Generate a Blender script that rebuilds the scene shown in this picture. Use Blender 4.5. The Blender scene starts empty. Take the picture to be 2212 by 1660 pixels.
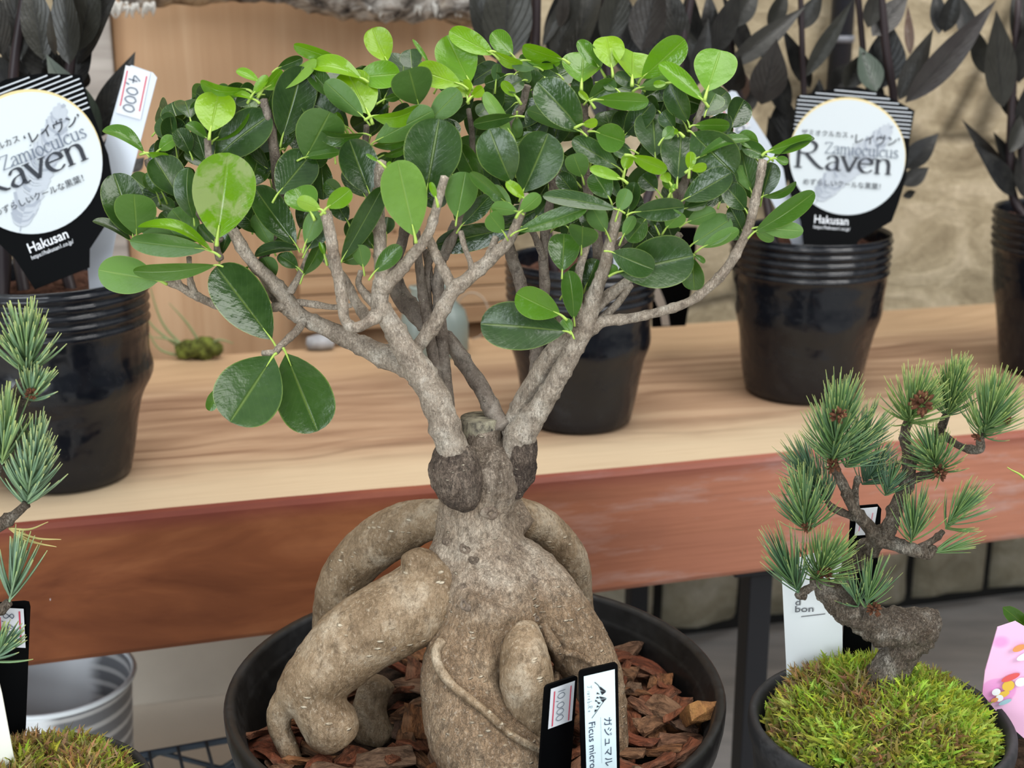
WORLD, KEY, KEY2, TOPL = .85, 33, 24, 33
import bpy, bmesh, math, random
import numpy as np
from mathutils import Vector, Matrix, noise as mnoise
random.seed(7); rng = np.random.default_rng(7)
SC = bpy.context.scene; COL = SC.collection
PI = math.pi
# ------------------------------------------------------------------ camera
PITCH = math.radians(16.5); SP, CP = math.sin(PITCH), math.cos(PITCH)
F, CX, CY, CH = 3000.0, 1106.0, 830.0, 0.85
FW = Vector((0, CP, -SP)); RT = Vector((1, 0, 0)); UPV = Vector((0, SP, CP)); EYE = Vector((0, 0, CH))
def ray(px, py): return FW + RT * ((px - CX) / F) - UPV * ((py - CY) / F)
def PT(px, py, t): return EYE + ray(px, py) * t
def PY(px, py, y):
    d = ray(px, py); return EYE + d * (y / d.y)
def PZ(px, py, z):
    d = ray(px, py); return EYE + d * ((z - CH) / d.z)
cam = bpy.data.cameras.new('camera'); camo = bpy.data.objects.new('camera', cam); COL.objects.link(camo)
camo.location = EYE; camo.rotation_euler = (PI / 2 - PITCH, 0, 0)
cam.sensor_width = 36; cam.lens = F / 2212 * 36; cam.clip_start = .01
cam.dof.use_dof = True; cam.dof.focus_distance = .80; cam.dof.aperture_fstop = 10
SC.camera = camo
# ------------------------------------------------------------------ object helpers
def tag(o, label=None, cat=None, group=None, kind=None):
    if label: o['label'] = label
    if cat: o['category'] = cat
    if group: o['group'] = group
    if kind: o['kind'] = kind
    return o
def thing(name, label, cat, loc=(0, 0, 0), group=None):
    o = bpy.data.objects.new(name, None); COL.objects.link(o); o.location = loc
    o.empty_display_size = .02
    return tag(o, label, cat, group)
def setpar(o, parent):
    o.parent = parent
    if parent is not None:
        p = parent; m = Matrix.Identity(4)
        chain = []
        while p: chain.append(p); p = p.parent
        loc = Vector((0, 0, 0))
        for q in chain: loc = loc + q.location
        o.location = o.location - loc
class MB:
    """verts / faces with optional uv and a per-vertex rgba"""
    def __init__(s): s.v = []; s.f = []; s.uv = []; s.c = []; s.mi = []
    def add(s, vs, fs, uv=None, c=None, mi=0):
        k = len(s.v); s.v += [tuple(p) for p in vs]
        s.f += [tuple(i + k for i in q) for q in fs]; s.mi += [mi] * len(fs)
        s.uv += uv if uv is not None else [(0, 0)] * len(vs)
        if c is None: c = (0, 0, 0, 1)
        s.c += c if isinstance(c, list) else [c] * len(vs)
    def build(s, name, mat, parent=None, smooth=True, attr=True):
        me = bpy.data.meshes.new(name); me.from_pydata(s.v, [], s.f)
        for m in (mat if isinstance(mat, (list, tuple)) else [mat]): me.materials.append(m)
        if any(s.mi): me.polygons.foreach_set('material_index', s.mi)
        if attr:
            uvl = me.uv_layers.new(name='UVMap'); li = np.empty(len(me.loops), int); me.loops.foreach_get('vertex_index', li)
            uvl.data.foreach_set('uv', np.array(s.uv, dtype=np.float32)[li].ravel())
            ca = me.color_attributes.new('col', 'FLOAT_COLOR', 'POINT'); ca.data.foreach_set('color', np.array(s.c, dtype=np.float32).ravel())
        if smooth: me.polygons.foreach_set('use_smooth', [True] * len(me.polygons))
        me.update()
        o = bpy.data.objects.new(name, me); COL.objects.link(o)
        if parent is not None: setpar(o, parent)
        return o
def crom(P, n):
    """Catmull-Rom through rows of P (any width), n samples per span"""
    P = np.array(P, float); Q = np.vstack([2 * P[0] - P[1], P, 2 * P[-1] - P[-2]]); out = []
    for i in range(1, len(Q) - 2):
        a, b, c, d = Q[i - 1], Q[i], Q[i + 1], Q[i + 2]
        for k in range(n):
            t = k / n
            out.append(.5 * (2 * b + (c - a) * t + (2 * a - 5 * b + 4 * c - d) * t * t + (3 * b - a - 3 * c + d) * t ** 3))
    out.append(P[-1]); return np.array(out)
def tube(mb, pts, n=4, seg=12, rough=0., freq=60., cap=True, c=None, knob=0.):
    """pts rows x,y,z,r"""
    S = crom(pts, n) if n > 0 else np.array(pts, float); m = len(S)
    nrm = None; vs = []; uv = []; L = 0
    for i in range(m):
        p = Vector(S[i, :3]); q = Vector(S[min(i + 1, m - 1), :3]) - Vector(S[max(i - 1, 0), :3])
        if q.length < 1e-9: q = Vector((0, 0, 1))
        q.normalize()
        if nrm is None: nrm = q.orthogonal().normalized()
        nrm = (nrm - q * nrm.dot(q)).normalized(); b = q.cross(nrm)
        r = max(S[i, 3], 1e-5)
        if i: L += (p - Vector(S[i - 1, :3])).length
        if knob: r *= 1 + knob * max(0, math.sin(L * 420 + S[0, 0] * 900)) ** 6
        for k in range(seg):
            a = 2 * PI * k / seg; d = nrm * math.cos(a) + b * math.sin(a); rr = r
            if rough:
                w = p + d * r; rr = r * (1 + rough * mnoise.noise(w * freq) + .5 * rough * mnoise.noise(w * freq * 2.7))
            vs.append(p + d * rr); uv.append((k / seg, L))
    fs = [(i * seg + k, i * seg + (k + 1) % seg, (i + 1) * seg + (k + 1) % seg, (i + 1) * seg + k) for i in range(m - 1) for k in range(seg)]
    if cap:
        for i, sg in ((0, -1), (m - 1, 1)):
            q = Vector(S[i, :3]) - Vector(S[i - sg, :3])
            tip = Vector(S[i, :3]) + q.normalized() * S[i, 3] * .35
            vs.append(tip); uv.append((0, 0)); t = len(vs) - 1
            for k in range(seg):
                e = (i * seg + k, i * seg + (k + 1) % seg, t)
                fs.append(e if sg > 0 else e[::-1])
    mb.add(vs, fs, uv, c)
def lathe(mb, prof, c0=(0, 0, 0), seg=64, wob=None, c=None, mi=0):
    """prof rows (r,z)"""
    vs = []; fs = []
    for r, z in prof:
        for k in range(seg):
            a = 2 * PI * k / seg; rr = r * (wob(a, z) if wob else 1)
            vs.append((c0[0] + rr * math.cos(a), c0[1] + rr * math.sin(a), c0[2] + z))
    for i in range(len(prof) - 1):
        for k in range(seg): fs.append((i * seg + k, i * seg + (k + 1) % seg, (i + 1) * seg + (k + 1) % seg, (i + 1) * seg + k))
    mb.add(vs, fs, None, c, mi)
def box(mb, lo, hi, M=None, mi=0, c=None):
    vs = [Vector((x, y, z)) for z in (lo[2], hi[2]) for y in (lo[1], hi[1]) for x in (lo[0], hi[0])]
    if M: vs = [M @ v for v in vs]
    mb.add(vs, [(0, 2, 3, 1), (4, 5, 7, 6), (0, 1, 5, 4), (2, 6, 7, 3), (0, 4, 6, 2), (1, 3, 7, 5)], None, c, mi)
def bevel(o, w, seg=2):
    m = o.modifiers.new('bevel', 'BEVEL'); m.width = w; m.segments = seg; m.limit_method = 'ANGLE'; return o
def remesh(o, vox, smooth=4, disp=0., size=.01):
    m = o.modifiers.new('r', 'REMESH'); m.mode = 'VOXEL'; m.voxel_size = vox
    m = o.modifiers.new('s', 'SMOOTH'); m.factor = .5; m.iterations = smooth
    if disp:
        tx = bpy.data.textures.new('clouds', 'CLOUDS'); tx.noise_scale = size; tx.noise_depth = 3
        m = o.modifiers.new('d', 'DISPLACE'); m.texture = tx; m.strength = disp; m.texture_coords = 'GLOBAL'
    dg = bpy.context.evaluated_depsgraph_get(); me = bpy.data.meshes.new_from_object(o.evaluated_get(dg))
    o.modifiers.clear(); old = o.data; o.data = me; me.name = o.name; bpy.data.meshes.remove(old)
    me.polygons.foreach_set('use_smooth', [True] * len(me.polygons)); return o
# ------------------------------------------------------------------ materials
class NT:
    def __init__(s, name, rough=.6, spec=.4, col=None):
        s.m = bpy.data.materials.new(name); s.m.use_nodes = True; s.t = s.m.node_tree
        s.b = s.t.nodes['Principled BSDF']; s.out = s.t.nodes['Material Output']
        s.b.inputs['Roughness'].default_value = rough; s.b.inputs['Specular IOR Level'].default_value = spec
        if col: s.b.inputs['Base Color'].default_value = (*col, 1)
    def n(s, typ, **kw):
        nd = s.t.nodes.new('ShaderNode' + typ)
        for k, v in kw.items():
            if k in nd.inputs.keys() if isinstance(k, str) and k[0].isupper() else False: s.set(nd.inputs[k], v)
            else: setattr(nd, k, v)
        return nd
    def set(s, inp, v):
        if isinstance(v, bpy.types.NodeSocket): s.t.links.new(v, inp)
        elif isinstance(v, (tuple, list)) and len(v) == 3 and inp.type == 'RGBA': inp.default_value = (*v, 1)
        else: inp.default_value = v
    def coord(s, kind='Object', scale=(1, 1, 1), rot=(0, 0, 0), loc=(0, 0, 0)):
        tc = s.t.nodes.new('ShaderNodeTexCoord'); mp = s.t.nodes.new('ShaderNodeMapping')
        s.t.links.new(tc.outputs[kind], mp.inputs[0]); mp.inputs[3].default_value = scale; mp.inputs[2].default_value = rot; mp.inputs[1].default_value = loc
        return mp.outputs[0]
    def noise(s, vec, scale, detail=4, rough=.55, dist=0):
        nd = s.t.nodes.new('ShaderNodeTexNoise'); s.set(nd.inputs['Vector'], vec)
        nd.inputs['Scale'].default_value = scale; nd.inputs['Detail'].default_value = detail; nd.inputs['Roughness'].default_value = rough; nd.inputs['Distortion'].default_value = dist
        return nd.outputs['Fac']
    def vor(s, vec, scale, feat='F1', out='Distance'):
        nd = s.t.nodes.new('ShaderNodeTexVoronoi'); nd.feature = feat; s.set(nd.inputs['Vector'], vec); nd.inputs['Scale'].default_value = scale
        return nd.outputs[out]
    def ramp(s, fac, stops, interp='LINEAR'):
        nd = s.t.nodes.new('ShaderNodeValToRGB'); nd.color_ramp.interpolation = interp; s.set(nd.inputs[0], fac)
        e = nd.color_ramp.elements
        while len(e) < len(stops): e.new(.5)
        for q, (p, c) in zip(e, stops):
            q.position = p; q.color = (c, c, c, 1) if not isinstance(c, (tuple, list)) else (*c, 1)
        return nd.outputs[0]
    def mix(s, fac, a, b, mode='MIX'):
        nd = s.t.nodes.new('ShaderNodeMix'); nd.data_type = 'RGBA'; nd.blend_type = mode
        s.set(nd.inputs[0], fac); s.set(nd.inputs[6], a); s.set(nd.inputs[7], b); return nd.outputs[2]
    def math(s, op, a, b=0., c=0.):
        nd = s.t.nodes.new('ShaderNodeMath'); nd.operation = op; s.set(nd.inputs[0], a); s.set(nd.inputs[1], b); s.set(nd.inputs[2], c); return nd.outputs[0]
    def sep(s, v):
        nd = s.t.nodes.new('ShaderNodeSeparateXYZ'); s.set(nd.inputs[0], v); return nd.outputs
    def attr(s, name='col'):
        nd = s.t.nodes.new('ShaderNodeAttribute'); nd.attribute_name = name; return nd
    def bump(s, h, strength=.5, dist=.002, nrm=None):
        nd = s.t.nodes.new('ShaderNodeBump'); s.set(nd.inputs['Height'], h); nd.inputs['Strength'].default_value = strength; nd.inputs['Distance'].default_value = dist
        if nrm is not None: s.set(nd.inputs['Normal'], nrm)
        s.t.links.new(nd.outputs[0], s.b.inputs['Normal']); return nd.outputs[0]
    def base(s, c): s.set(s.b.inputs['Base Color'], c)
    def rough(s, c): s.set(s.b.inputs['Roughness'], c)
def plain(name, col, rough=.5, spec=.4): return NT(name, rough, spec, col).m
def m_leaf():
    N = NT('glossy_leaf', .25, .5); a = N.attr(); sx = N.n('SeparateColor'); N.set(sx.inputs[0], a.outputs['Color'])
    tone, und, rnd = sx.outputs[0], sx.outputs[1], sx.outputs[2]
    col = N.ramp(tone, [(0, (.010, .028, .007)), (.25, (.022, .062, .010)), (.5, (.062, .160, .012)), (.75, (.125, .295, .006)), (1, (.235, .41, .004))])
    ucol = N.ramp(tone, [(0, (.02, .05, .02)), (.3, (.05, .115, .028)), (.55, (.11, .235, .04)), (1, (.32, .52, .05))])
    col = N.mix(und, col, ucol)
    uv = N.sep(N.n('TexCoord').outputs['UV'])
    ax = N.math('ABSOLUTE', N.math('SUBTRACT', uv[0], .5))
    vein = N.n('TexWave'); vein.inputs['Scale'].default_value = 1; vein.bands_direction = 'X'
    comb = N.n('CombineXYZ'); N.set(comb.inputs[0], N.math('SUBTRACT', N.math('MULTIPLY', uv[1], 3.2), N.math('MULTIPLY', ax, 2.4)))
    N.set(vein.inputs['Vector'], comb.outputs[0])
    vf = N.ramp(vein.outputs['Fac'], [(.9, 0.), (1, 1.)])
    col = N.mix(N.math('MULTIPLY', vf, .035), col, (.16, .30, .07))
    ob = N.coord('Object')
    col = N.mix(N.math('MULTIPLY', N.ramp(N.noise(ob, 90, 3), [(.35, 0.), (.75, 1.)]), .22), col, (.10, .19, .05))
    mid = N.ramp(ax, [(.008, 1.), (.03, 0.)]); edge = N.ramp(ax, [(.472, 0.), (.498, 1.)])
    lite = N.mix(.45, col, (.34, .46, .10))
    col = N.mix(N.math('MULTIPLY', mid, .5), col, lite); col = N.mix(N.math('MULTIPLY', edge, .75), col, lite)
    # sun glare painted as a pale patch on leaves whose alpha asks for it
    pat = N.math('MULTIPLY', N.math('SUBTRACT', 1., a.outputs['Alpha']), N.ramp(N.noise(ob, 75, 4, .6, .6), [(.44, 0.), (.56, 1.)]))
    col = N.mix(N.math('MULTIPLY', pat, .55), col, (.40, .42, .24))
    N.base(col)
    N.rough(N.math('ADD', N.math('MULTIPLY', rnd, .14), N.math('ADD', .16, N.math('MULTIPLY', und, .22))))
    h = N.math('ADD', N.noise(ob, 260, 2), N.math('ADD', N.math('MULTIPLY', vf, .06), N.math('MULTIPLY', mid, -2.)))
    h = N.math('ADD', h, N.math('MULTIPLY', N.noise(ob, 55, 2), 3.))
    N.bump(h, .35, .0008)
    tr = N.n('BsdfTranslucent'); N.set(tr.inputs[0], N.mix(.5, col, (.24, .47, .01)))
    mx = N.n('MixShader'); N.set(mx.inputs[0], N.math('ADD', .06, N.math('MULTIPLY', tone, .22)))
    N.t.links.new(N.b.outputs[0], mx.inputs[1]); N.t.links.new(tr.outputs[0], mx.inputs[2]); N.t.links.new(mx.outputs[0], N.out.inputs[0])
    return N.m
def m_bark(name, c0, c1, c2, sc=1., rings=0., spots=1., dark=.35, bmp=.7, dist=.002, crackle=0., low=None, high=None, rg=.72, sp_s=150., gate0=.5):
    N = NT(name, rg, .4); ob = N.coord('Object')
    f = N.noise(ob, 34 * sc, 6, .62, .4)
    col = N.ramp(f, [(.3, c0), (.52, c1), (.72, c2)])
    if low:
        z = N.math('ADD', N.sep(ob)[2], N.math('MULTIPLY', N.math('SUBTRACT', f, .5), .03))
        col = N.mix(N.ramp(N.math('MULTIPLY', N.math('SUBTRACT', z, low[0]), 40.), [(0, .9), (1, 0.)]), col, N.ramp(f, [(.3, low[1]), (.52, low[2]), (.72, low[3])]))
    f2 = N.noise(N.coord('Object', (1, 1, .55)), 170 * sc, 5, .7); f3 = N.noise(N.coord('Object', (1, 1, .7)), 480 * sc, 4, .75, .5)
    cr = N.ramp(N.noise(N.coord('Object', (1, 1, .28)), 330 * sc, 4, .6, 1.2), [(.455, 0.), (.49, 1.), (.51, 1.), (.545, 0.)])
    if high:
        zh = N.math('ADD', N.sep(ob)[2], N.math('MULTIPLY', N.math('SUBTRACT', f, .5), .03))
        col = N.mix(N.ramp(N.math('MULTIPLY', N.math('SUBTRACT', zh, high), 60.), [(0, 0.), (1, .7)]), col, N.ramp(f2, [(.34, (.05, .036, .03)), (.5, (.17, .135, .105)), (.68, (.38, .32, .26))]))
    col = N.mix(N.ramp(f2, [(.36, .55), (.48, 0.)]), col, tuple(x * dark for x in c0))
    col = N.mix(N.math('MULTIPLY', cr, crackle), col, tuple(x * .5 for x in c0))
    col = N.mix(N.ramp(f3, [(.37, .35), (.48, 0.)]), col, tuple(x * .55 for x in c0)); col = N.mix(N.ramp(f3, [(.55, 0.), (.70, .6)]), col, c2)
    if spots:
        sp = N.ramp(N.vor(N.coord('Object', (1, 1, 2.6)), sp_s * sc), [(.14, 1.), (.24, 0.)])
        gate = N.ramp(N.noise(ob, 60 * sc, 2), [(gate0, 0.), (gate0 + .1, 1.)])
        col = N.mix(N.math('MULTIPLY', N.math('MULTIPLY', sp, gate), .85 * spots), col, (.68, .60, .46))
    N.base(col)
    h = N.math('ADD', N.math('ADD', f2, N.math('MULTIPLY', f3, .7)), N.math('MULTIPLY', cr, -crackle))
    if spots: h = N.math('ADD', h, N.math('MULTIPLY', N.math('MULTIPLY', sp, gate), .8))
    N.bump(h, bmp, dist); return N.m
LEAF = m_leaf()
ROOTM = m_bark('root_skin', (.175, .115, .062), (.325, .238, .15), (.54, .46, .35), 1., spots=1., dark=.5, bmp=.9, dist=.0016, rg=.45, sp_s=105., gate0=.52, crackle=.09)
TRUNKM = m_bark('trunk_bark', (.205, .148, .10), (.385, .305, .228), (.60, .52, .42), 1.1, spots=.8, dark=.45, bmp=1., dist=.0022, crackle=.16, high=PY(1040, 1085, .75).z, rg=.62, sp_s=110., gate0=.5, low=(PY(1050, 1345, .71).z, (.17, .105, .055), (.315, .215, .128), (.46, .345, .225)))
CALLUSM = m_bark('scar_bark', (.065, .045, .036), (.19, .145, .112), (.40, .33, .26), 1.3, spots=.9, dark=.35, bmp=1., dist=.0026, crackle=.3)
TWIGM = m_bark('twig_bark', (.26, .205, .155), (.48, .405, .325), (.68, .62, .53), 1.9, spots=.9, dark=.4, bmp=.9, dist=.0018, crackle=.15)
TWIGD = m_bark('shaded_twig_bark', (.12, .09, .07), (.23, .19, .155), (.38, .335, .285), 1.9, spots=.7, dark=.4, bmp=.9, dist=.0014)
PETIOLE = plain('leaf_stalk', (.36, .50, .10), .4)
PINEBARK = m_bark('pine_bark', (.11, .075, .05), (.26, .21, .16), (.56, .52, .45), 2., spots=.6, dark=.3, bmp=1., dist=.003, crackle=.45)
def m_wood_top():
    N = NT('planed_board', .5, .3); g = N.coord('Object', (1.1, 9, 9)); fine = N.coord('Object', (4, 130, 130))
    warp = N.noise(N.coord('Object', (1.5, 2.2, 2)), 1.6, 2)
    sx = N.sep(N.coord('Object'))
    ring = N.math('SINE', N.math('ADD', N.math('MULTIPLY', sx[1], 210.), N.math('MULTIPLY', warp, 42.)))
    band = N.noise(g, 3.2, 4, .6, .8)
    col = N.ramp(band, [(.28, (.48, .345, .235)), (.47, (.375, .25, .165)), (.66, (.255, .155, .10))])
    # pale sapwood strip by the front edge, pinkish heartwood behind it
    front = N.ramp(N.math('ADD', sx[1], N.math('MULTIPLY', N.noise(N.coord('Object', (3, 3, 3)), 3, 3), .06)), [(.08, 1.), (.15, 0.)])
    lines = N.math('MULTIPLY', N.ramp(ring, [(.35, 0.), (.95, 1.)]), N.ramp(N.noise(N.coord('Object', (.8, 5, 5)), 2.2, 3), [(.4, .1), (.6, 1.)]))
    col = N.mix(N.math('MULTIPLY', lines, .75), col, (.18, .10, .06))
    col = N.mix(N.math('MULTIPLY', front, .85), col, (.56, .455, .315))
    back = N.ramp(sx[1], [(.30, 0.), (.36, 1.)]); col = N.mix(N.math('MULTIPLY', back, .6), col, (.58, .41, .25))
    col = N.mix(N.math('MULTIPLY', N.ramp(N.noise(fine, 3, 3), [(.45, 0.), (.7, 1.)]), .18), col, (.30, .19, .11))
    N.base(col); N.bump(N.noise(fine, 3, 3), .15, .001); return N.m
def m_wood_front():
    N = NT('stained_board_edge', .5, .22); sx = N.sep(N.coord('Object'))
    big = N.noise(N.coord('Object', (2.2, 2, 9)), 2.4, 5, .6, .7); fine = N.noise(N.coord('Object', (5, 60, 160)), 2, 3)
    col = N.ramp(big, [(.3, (.105, .032, .013)), (.5, (.185, .064, .026)), (.72, (.28, .112, .048))])
    wear = N.ramp(N.noise(N.coord('Object', (2.5, 3, 14)), 3.2, 5, .7), [(.52, 0.), (.68, 1.)])
    right = N.ramp(sx[0], [(.32, 0.), (.62, 1.)])  # light on the right-hand stretch, put into the colour as a paler pink
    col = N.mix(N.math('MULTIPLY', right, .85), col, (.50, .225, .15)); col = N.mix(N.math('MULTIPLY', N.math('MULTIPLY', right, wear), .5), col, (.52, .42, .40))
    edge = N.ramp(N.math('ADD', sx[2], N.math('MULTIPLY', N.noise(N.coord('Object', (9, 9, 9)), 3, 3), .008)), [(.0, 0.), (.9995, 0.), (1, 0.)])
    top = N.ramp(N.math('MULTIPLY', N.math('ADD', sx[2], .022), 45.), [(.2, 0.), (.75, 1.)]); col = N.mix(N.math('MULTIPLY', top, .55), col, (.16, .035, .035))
    col = N.mix(N.math('MULTIPLY', N.ramp(fine, [(.45, 0.), (.75, 1.)]), .25), col, (.15, .05, .025))
    N.base(col); N.bump(fine, .12, .001); return N.m
def m_panel(name, c0, c1, c2, scale=(26, 26, 1.2)):
    N = NT(name, .55, .25); f = N.noise(N.coord('Object', scale), 1.1, 5, .6, .5)
    col = N.ramp(f, [(.3, c0), (.5, c1), (.68, c2)]); N.base(col); return N.m
def m_stone(name, c0, c1, c2, cracks=.6):
    N = NT(name, .85, .2); ob = N.coord('Object')
    f = N.noise(N.coord('Object', (1, 1, 1.8), (0, .5, 0)), 9, 6, .62, 1.2); col = N.ramp(f, [(.3, c0), (.5, c1), (.7, c2)])
    f2 = N.noise(ob, 70, 4, .7); col = N.mix(N.math('MULTIPLY', N.ramp(f2, [(.4, 1.), (.6, 0.)]), .3), col, c0)
    if cracks:
        v = N.vor(N.coord('Object', (2.2, 1, 3.6), loc=(.32, 0, .18)), 1., 'DISTANCE_TO_EDGE'); w = N.math('ADD', v, N.math('MULTIPLY', N.noise(ob, 12, 3), .05))
        col = N.mix(N.math('MULTIPLY', N.ramp(w, [(.028, 1.), (.06, 0.)]), cracks), col, tuple(x * .2 for x in c0))
    N.base(col); N.bump(N.math('ADD', f, N.math('MULTIPLY', f2, .4)), .6, .008); return N.m
def m_black_plastic(name, col=(.012, .013, .016), r=.34, dust=.25):
    N = NT(name, r, .5); ob = N.coord('Object')
    d = N.ramp(N.noise(ob, 40, 6, .7), [(.5, 0.), (.8, 1.)]); N.base(N.mix(N.math('MULTIPLY', d, dust), col, (.10, .10, .105)))
    N.rough(N.math('ADD', r, N.math('MULTIPLY', d, .3))); N.bump(N.noise(ob, 16, 3), .45, .012); return N.m
POTM = m_black_plastic('thin_black_plastic', (.0055, .007, .011), .2, .08)
POTB = m_black_plastic('thick_black_plastic', (.008, .0075, .0075), .42, .15)
POTG = m_black_plastic('matte_charcoal_plastic', (.018, .018, .02), .6, .5)
def m_soil(name, c0, c1):
    N = NT(name, .95, .1); ob = N.coord('Object'); f = N.noise(ob, 120, 5, .7); N.base(N.ramp(f, [(.35, c0), (.65, c1)])); N.bump(f, 1., .006); return N.m
SOIL = m_soil('potting_soil', (.012, .008, .006), (.06, .038, .026))
SOILR = m_soil('reddish_soil', (.05, .025, .018), (.16, .085, .06))
WHITE = plain('white_card', (.60, .66, .74), .35, .25); WHITE2 = plain('white_sticker', (.68, .71, .75), .4, .25)
BLACKC = plain('black_card', (.002, .0024, .003), .5, .06); INK = plain('black_ink', (.02, .025, .035), .5); INKG = plain('grey_ink', (.12, .15, .20), .5)
RED = plain('red_ink', (.60, .07, .12), .5); GOLD = plain('gold_ink', (.62, .52, .28), .4); LINEW = plain('pale_ink', (.50, .54, .58), .4); FEATH = plain('feather_grey_ink', (.40, .44, .49), .5); FEATH2 = plain('feather_dark_ink', (.30, .335, .39), .5); DISC = plain('white_disc_paper', (.52, .57, .60), .45, .15)
# ------------------------------------------------------------------ flat printed things
class Frame:
    def __init__(s, O, rot=0., scale=1., ex=None, ey=None, kx=1.):
        a = math.radians(rot)
        s.ex = (ex or (RT * math.cos(a) + UPV * math.sin(a))).normalized(); s.ey = (ey or (UPV * math.cos(a) - RT * math.sin(a))).normalized()
        s.n = s.ex.cross(s.ey).normalized(); s.O = Vector(O); s.k = scale; s.kx = kx
    def __call__(s, x, y, lay=0): return s.O + s.ex * (x * s.k * s.kx) + s.ey * (y * s.k) + s.n * (lay * .00035)
def poly(mb, fr, pts, lay, c=None):
    vs = [fr(x, y, lay) for x, y in pts]; mb.add(vs, [tuple(range(len(vs)))], None, c)
def slab(mb, fr, pts, th):
    """extruded outline, th metres thick behind the print layers"""
    n = len(pts); a = [fr(x, y, 0) for x, y in pts]; b = [p - fr.n * th for p in a]
    mb.add(a + b, [tuple(range(n)), tuple(range(2 * n - 1, n - 1, -1))] + [(i, i + n, (i + 1) % n + n, (i + 1) % n) for i in range(n)])
def ribbon(mb, fr, pts, w, lay, nib=None, M=None):
    P = crom([(x, y) for x, y in pts], 8) if len(pts) > 2 else np.array(pts, float)
    vs = []
    for i in range(len(P)):
        d = P[min(i + 1, len(P) - 1)] - P[max(i - 1, 0)]; L = math.hypot(*d) or 1; d = d / L
        ww = w
        if nib: ww = nib[0] + (nib[1] - nib[0]) * abs(math.sin(math.atan2(d[1], d[0]) - math.radians(20))) ** 1.6
        nx, ny = -d[1] * ww / 2, d[0] * ww / 2
        for sgn in (1, -1):
            x, y = P[i][0] + sgn * nx, P[i][1] + sgn * ny
            if M: x, y = M(x, y)
            vs.append(fr(x, y, lay))
    mb.add(vs, [(2 * i, 2 * i + 1, 2 * i + 3, 2 * i + 2) for i in range(len(P) - 1)])
GL = {'R': (1.22, [[(.2, 0), (.2, 1.45)], [(.2, 1.42), (.6, 1.42), (.9, 1.2), (.86, .92), (.6, .74), (.2, .74)], [(.5, .74), (.85, .3), (1.12, .04), (1.28, 0)]], [(.2, 0), (.14, 1.45)]),
      'a': (.86, [[(.66, .62), (.3, .5), (.12, .22), (.3, .02), (.52, .08), (.66, .25)], [(.12, .76), (.3, .97), (.56, .95), (.66, .7), (.66, .15), (.76, .02), (.88, .08)]], []),
      'v': (.84, [[(.06, 1), (.43, 0)], [(.43, 0), (.80, 1)]], [(.07, 1), (.79, 1)]),
      'e': (.86, [[(.12, .6), (.78, .6)], [(.78, .6), (.72, .86), (.46, 1), (.16, .78), (.1, .42), (.28, .08), (.56, .02), (.8, .2)]], []),
      'n': (1.0, [[(.2, 1), (.2, 0)], [(.2, .72), (.42, .96), (.68, .93), (.78, .65), (.78, .3), (.78, 0)]], [(.2, 0), (.78, 0), (.1, .97)]),
      'Z': (1.1, [[(.1, 1.42), (1.0, 1.42)], [(1.0, 1.42), (.08, .03)], [(.08, .03), (1.05, .03)], [(.1, 1.42), (.08, 1.2)], [(1.05, .03), (1.08, .25)]], []),
      'm': (1.5, [[(.2, 1), (.2, 0)], [(.2, .72), (.4, .96), (.6, .93), (.7, .65), (.7, .3), (.7, 0)], [(.7, .72), (.92, .96), (1.12, .93), (1.22, .65), (1.22, .3), (1.22, 0)]], [(.2, 0), (.7, 0), (1.22, 0), (.1, .97)]),
      'i': (.42, [[(.2, 1), (.2, 0)], [(.2, 1.32), (.2, 1.46)]], [(.2, 0), (.1, .97)]),
      'o': (.94, [[(.46, 1), (.2, .85), (.1, .5), (.2, .15), (.46, .0), (.72, .15), (.82, .5), (.72, .85), (.46, 1)]], []),
      'c': (.82, [[(.76, .8), (.5, 1), (.2, .82), (.1, .45), (.28, .08), (.55, .02), (.78, .2)]], []),
      'u': (1.0, [[(.2, 1), (.2, .35), (.32, .06), (.56, .06), (.78, .3)], [(.78, 1), (.78, 0)]], [(.12, .97), (.7, .97), (.84, .03)]),
      'l': (.42, [[(.2, 1.5), (.2, 0)]], [(.2, 0), (.1, 1.48)]),
      's': (.7, [[(.58, .8), (.38, .99), (.14, .82), (.28, .58), (.54, .4), (.6, .16), (.36, 0), (.08, .16)]], [])}
def serif(mb, fr, word, x, y, h, lay, nib=(.055, .15), slope=0., sx=1.):
    """word drawn with broad-nib strokes, h = x-height"""
    sl = math.radians(slope); ca, sa = math.cos(sl), math.sin(sl); pen = 0
    for ch in word:
        adv, strokes, sf = GL[ch]
        def M(px, py, pen=pen): u, v = (px + pen) * h * sx, py * h; return x + u * ca - v * sa, y + u * sa + v * ca
        for st in strokes: ribbon(mb, fr, st, .1, lay, nib, M)
        for (qx, qy) in sf: ribbon(mb, fr, [(qx - .17, qy), (qx + .17, qy)], .055, lay, None, M)
        pen += adv
    return pen * h
def lettering(mb, fr, s, x, y, size, lay, slope=0., bold=0., align='LEFT', sx=1.):
    cu = bpy.data.curves.new('lettering', 'FONT'); cu.body = s; cu.size = 1; cu.align_x = align; cu.offset = bold; cu.resolution_u = 3
    o = bpy.data.objects.new('lettering', cu); COL.objects.link(o)
    dg = bpy.context.evaluated_depsgraph_get(); me = bpy.data.meshes.new_from_object(o.evaluated_get(dg))
    sl = math.radians(slope); ca, sa = math.cos(sl), math.sin(sl)
    vs = [fr(x + (v.co.x * sx * ca - v.co.y * sa) * size, y + (v.co.x * sx * sa + v.co.y * ca) * size, lay) for v in me.vertices]
    mb.add(vs, [tuple(p.vertices) for p in me.polygons])
    bpy.data.objects.remove(o); bpy.data.curves.remove(cu); bpy.data.meshes.remove(me)
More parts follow.
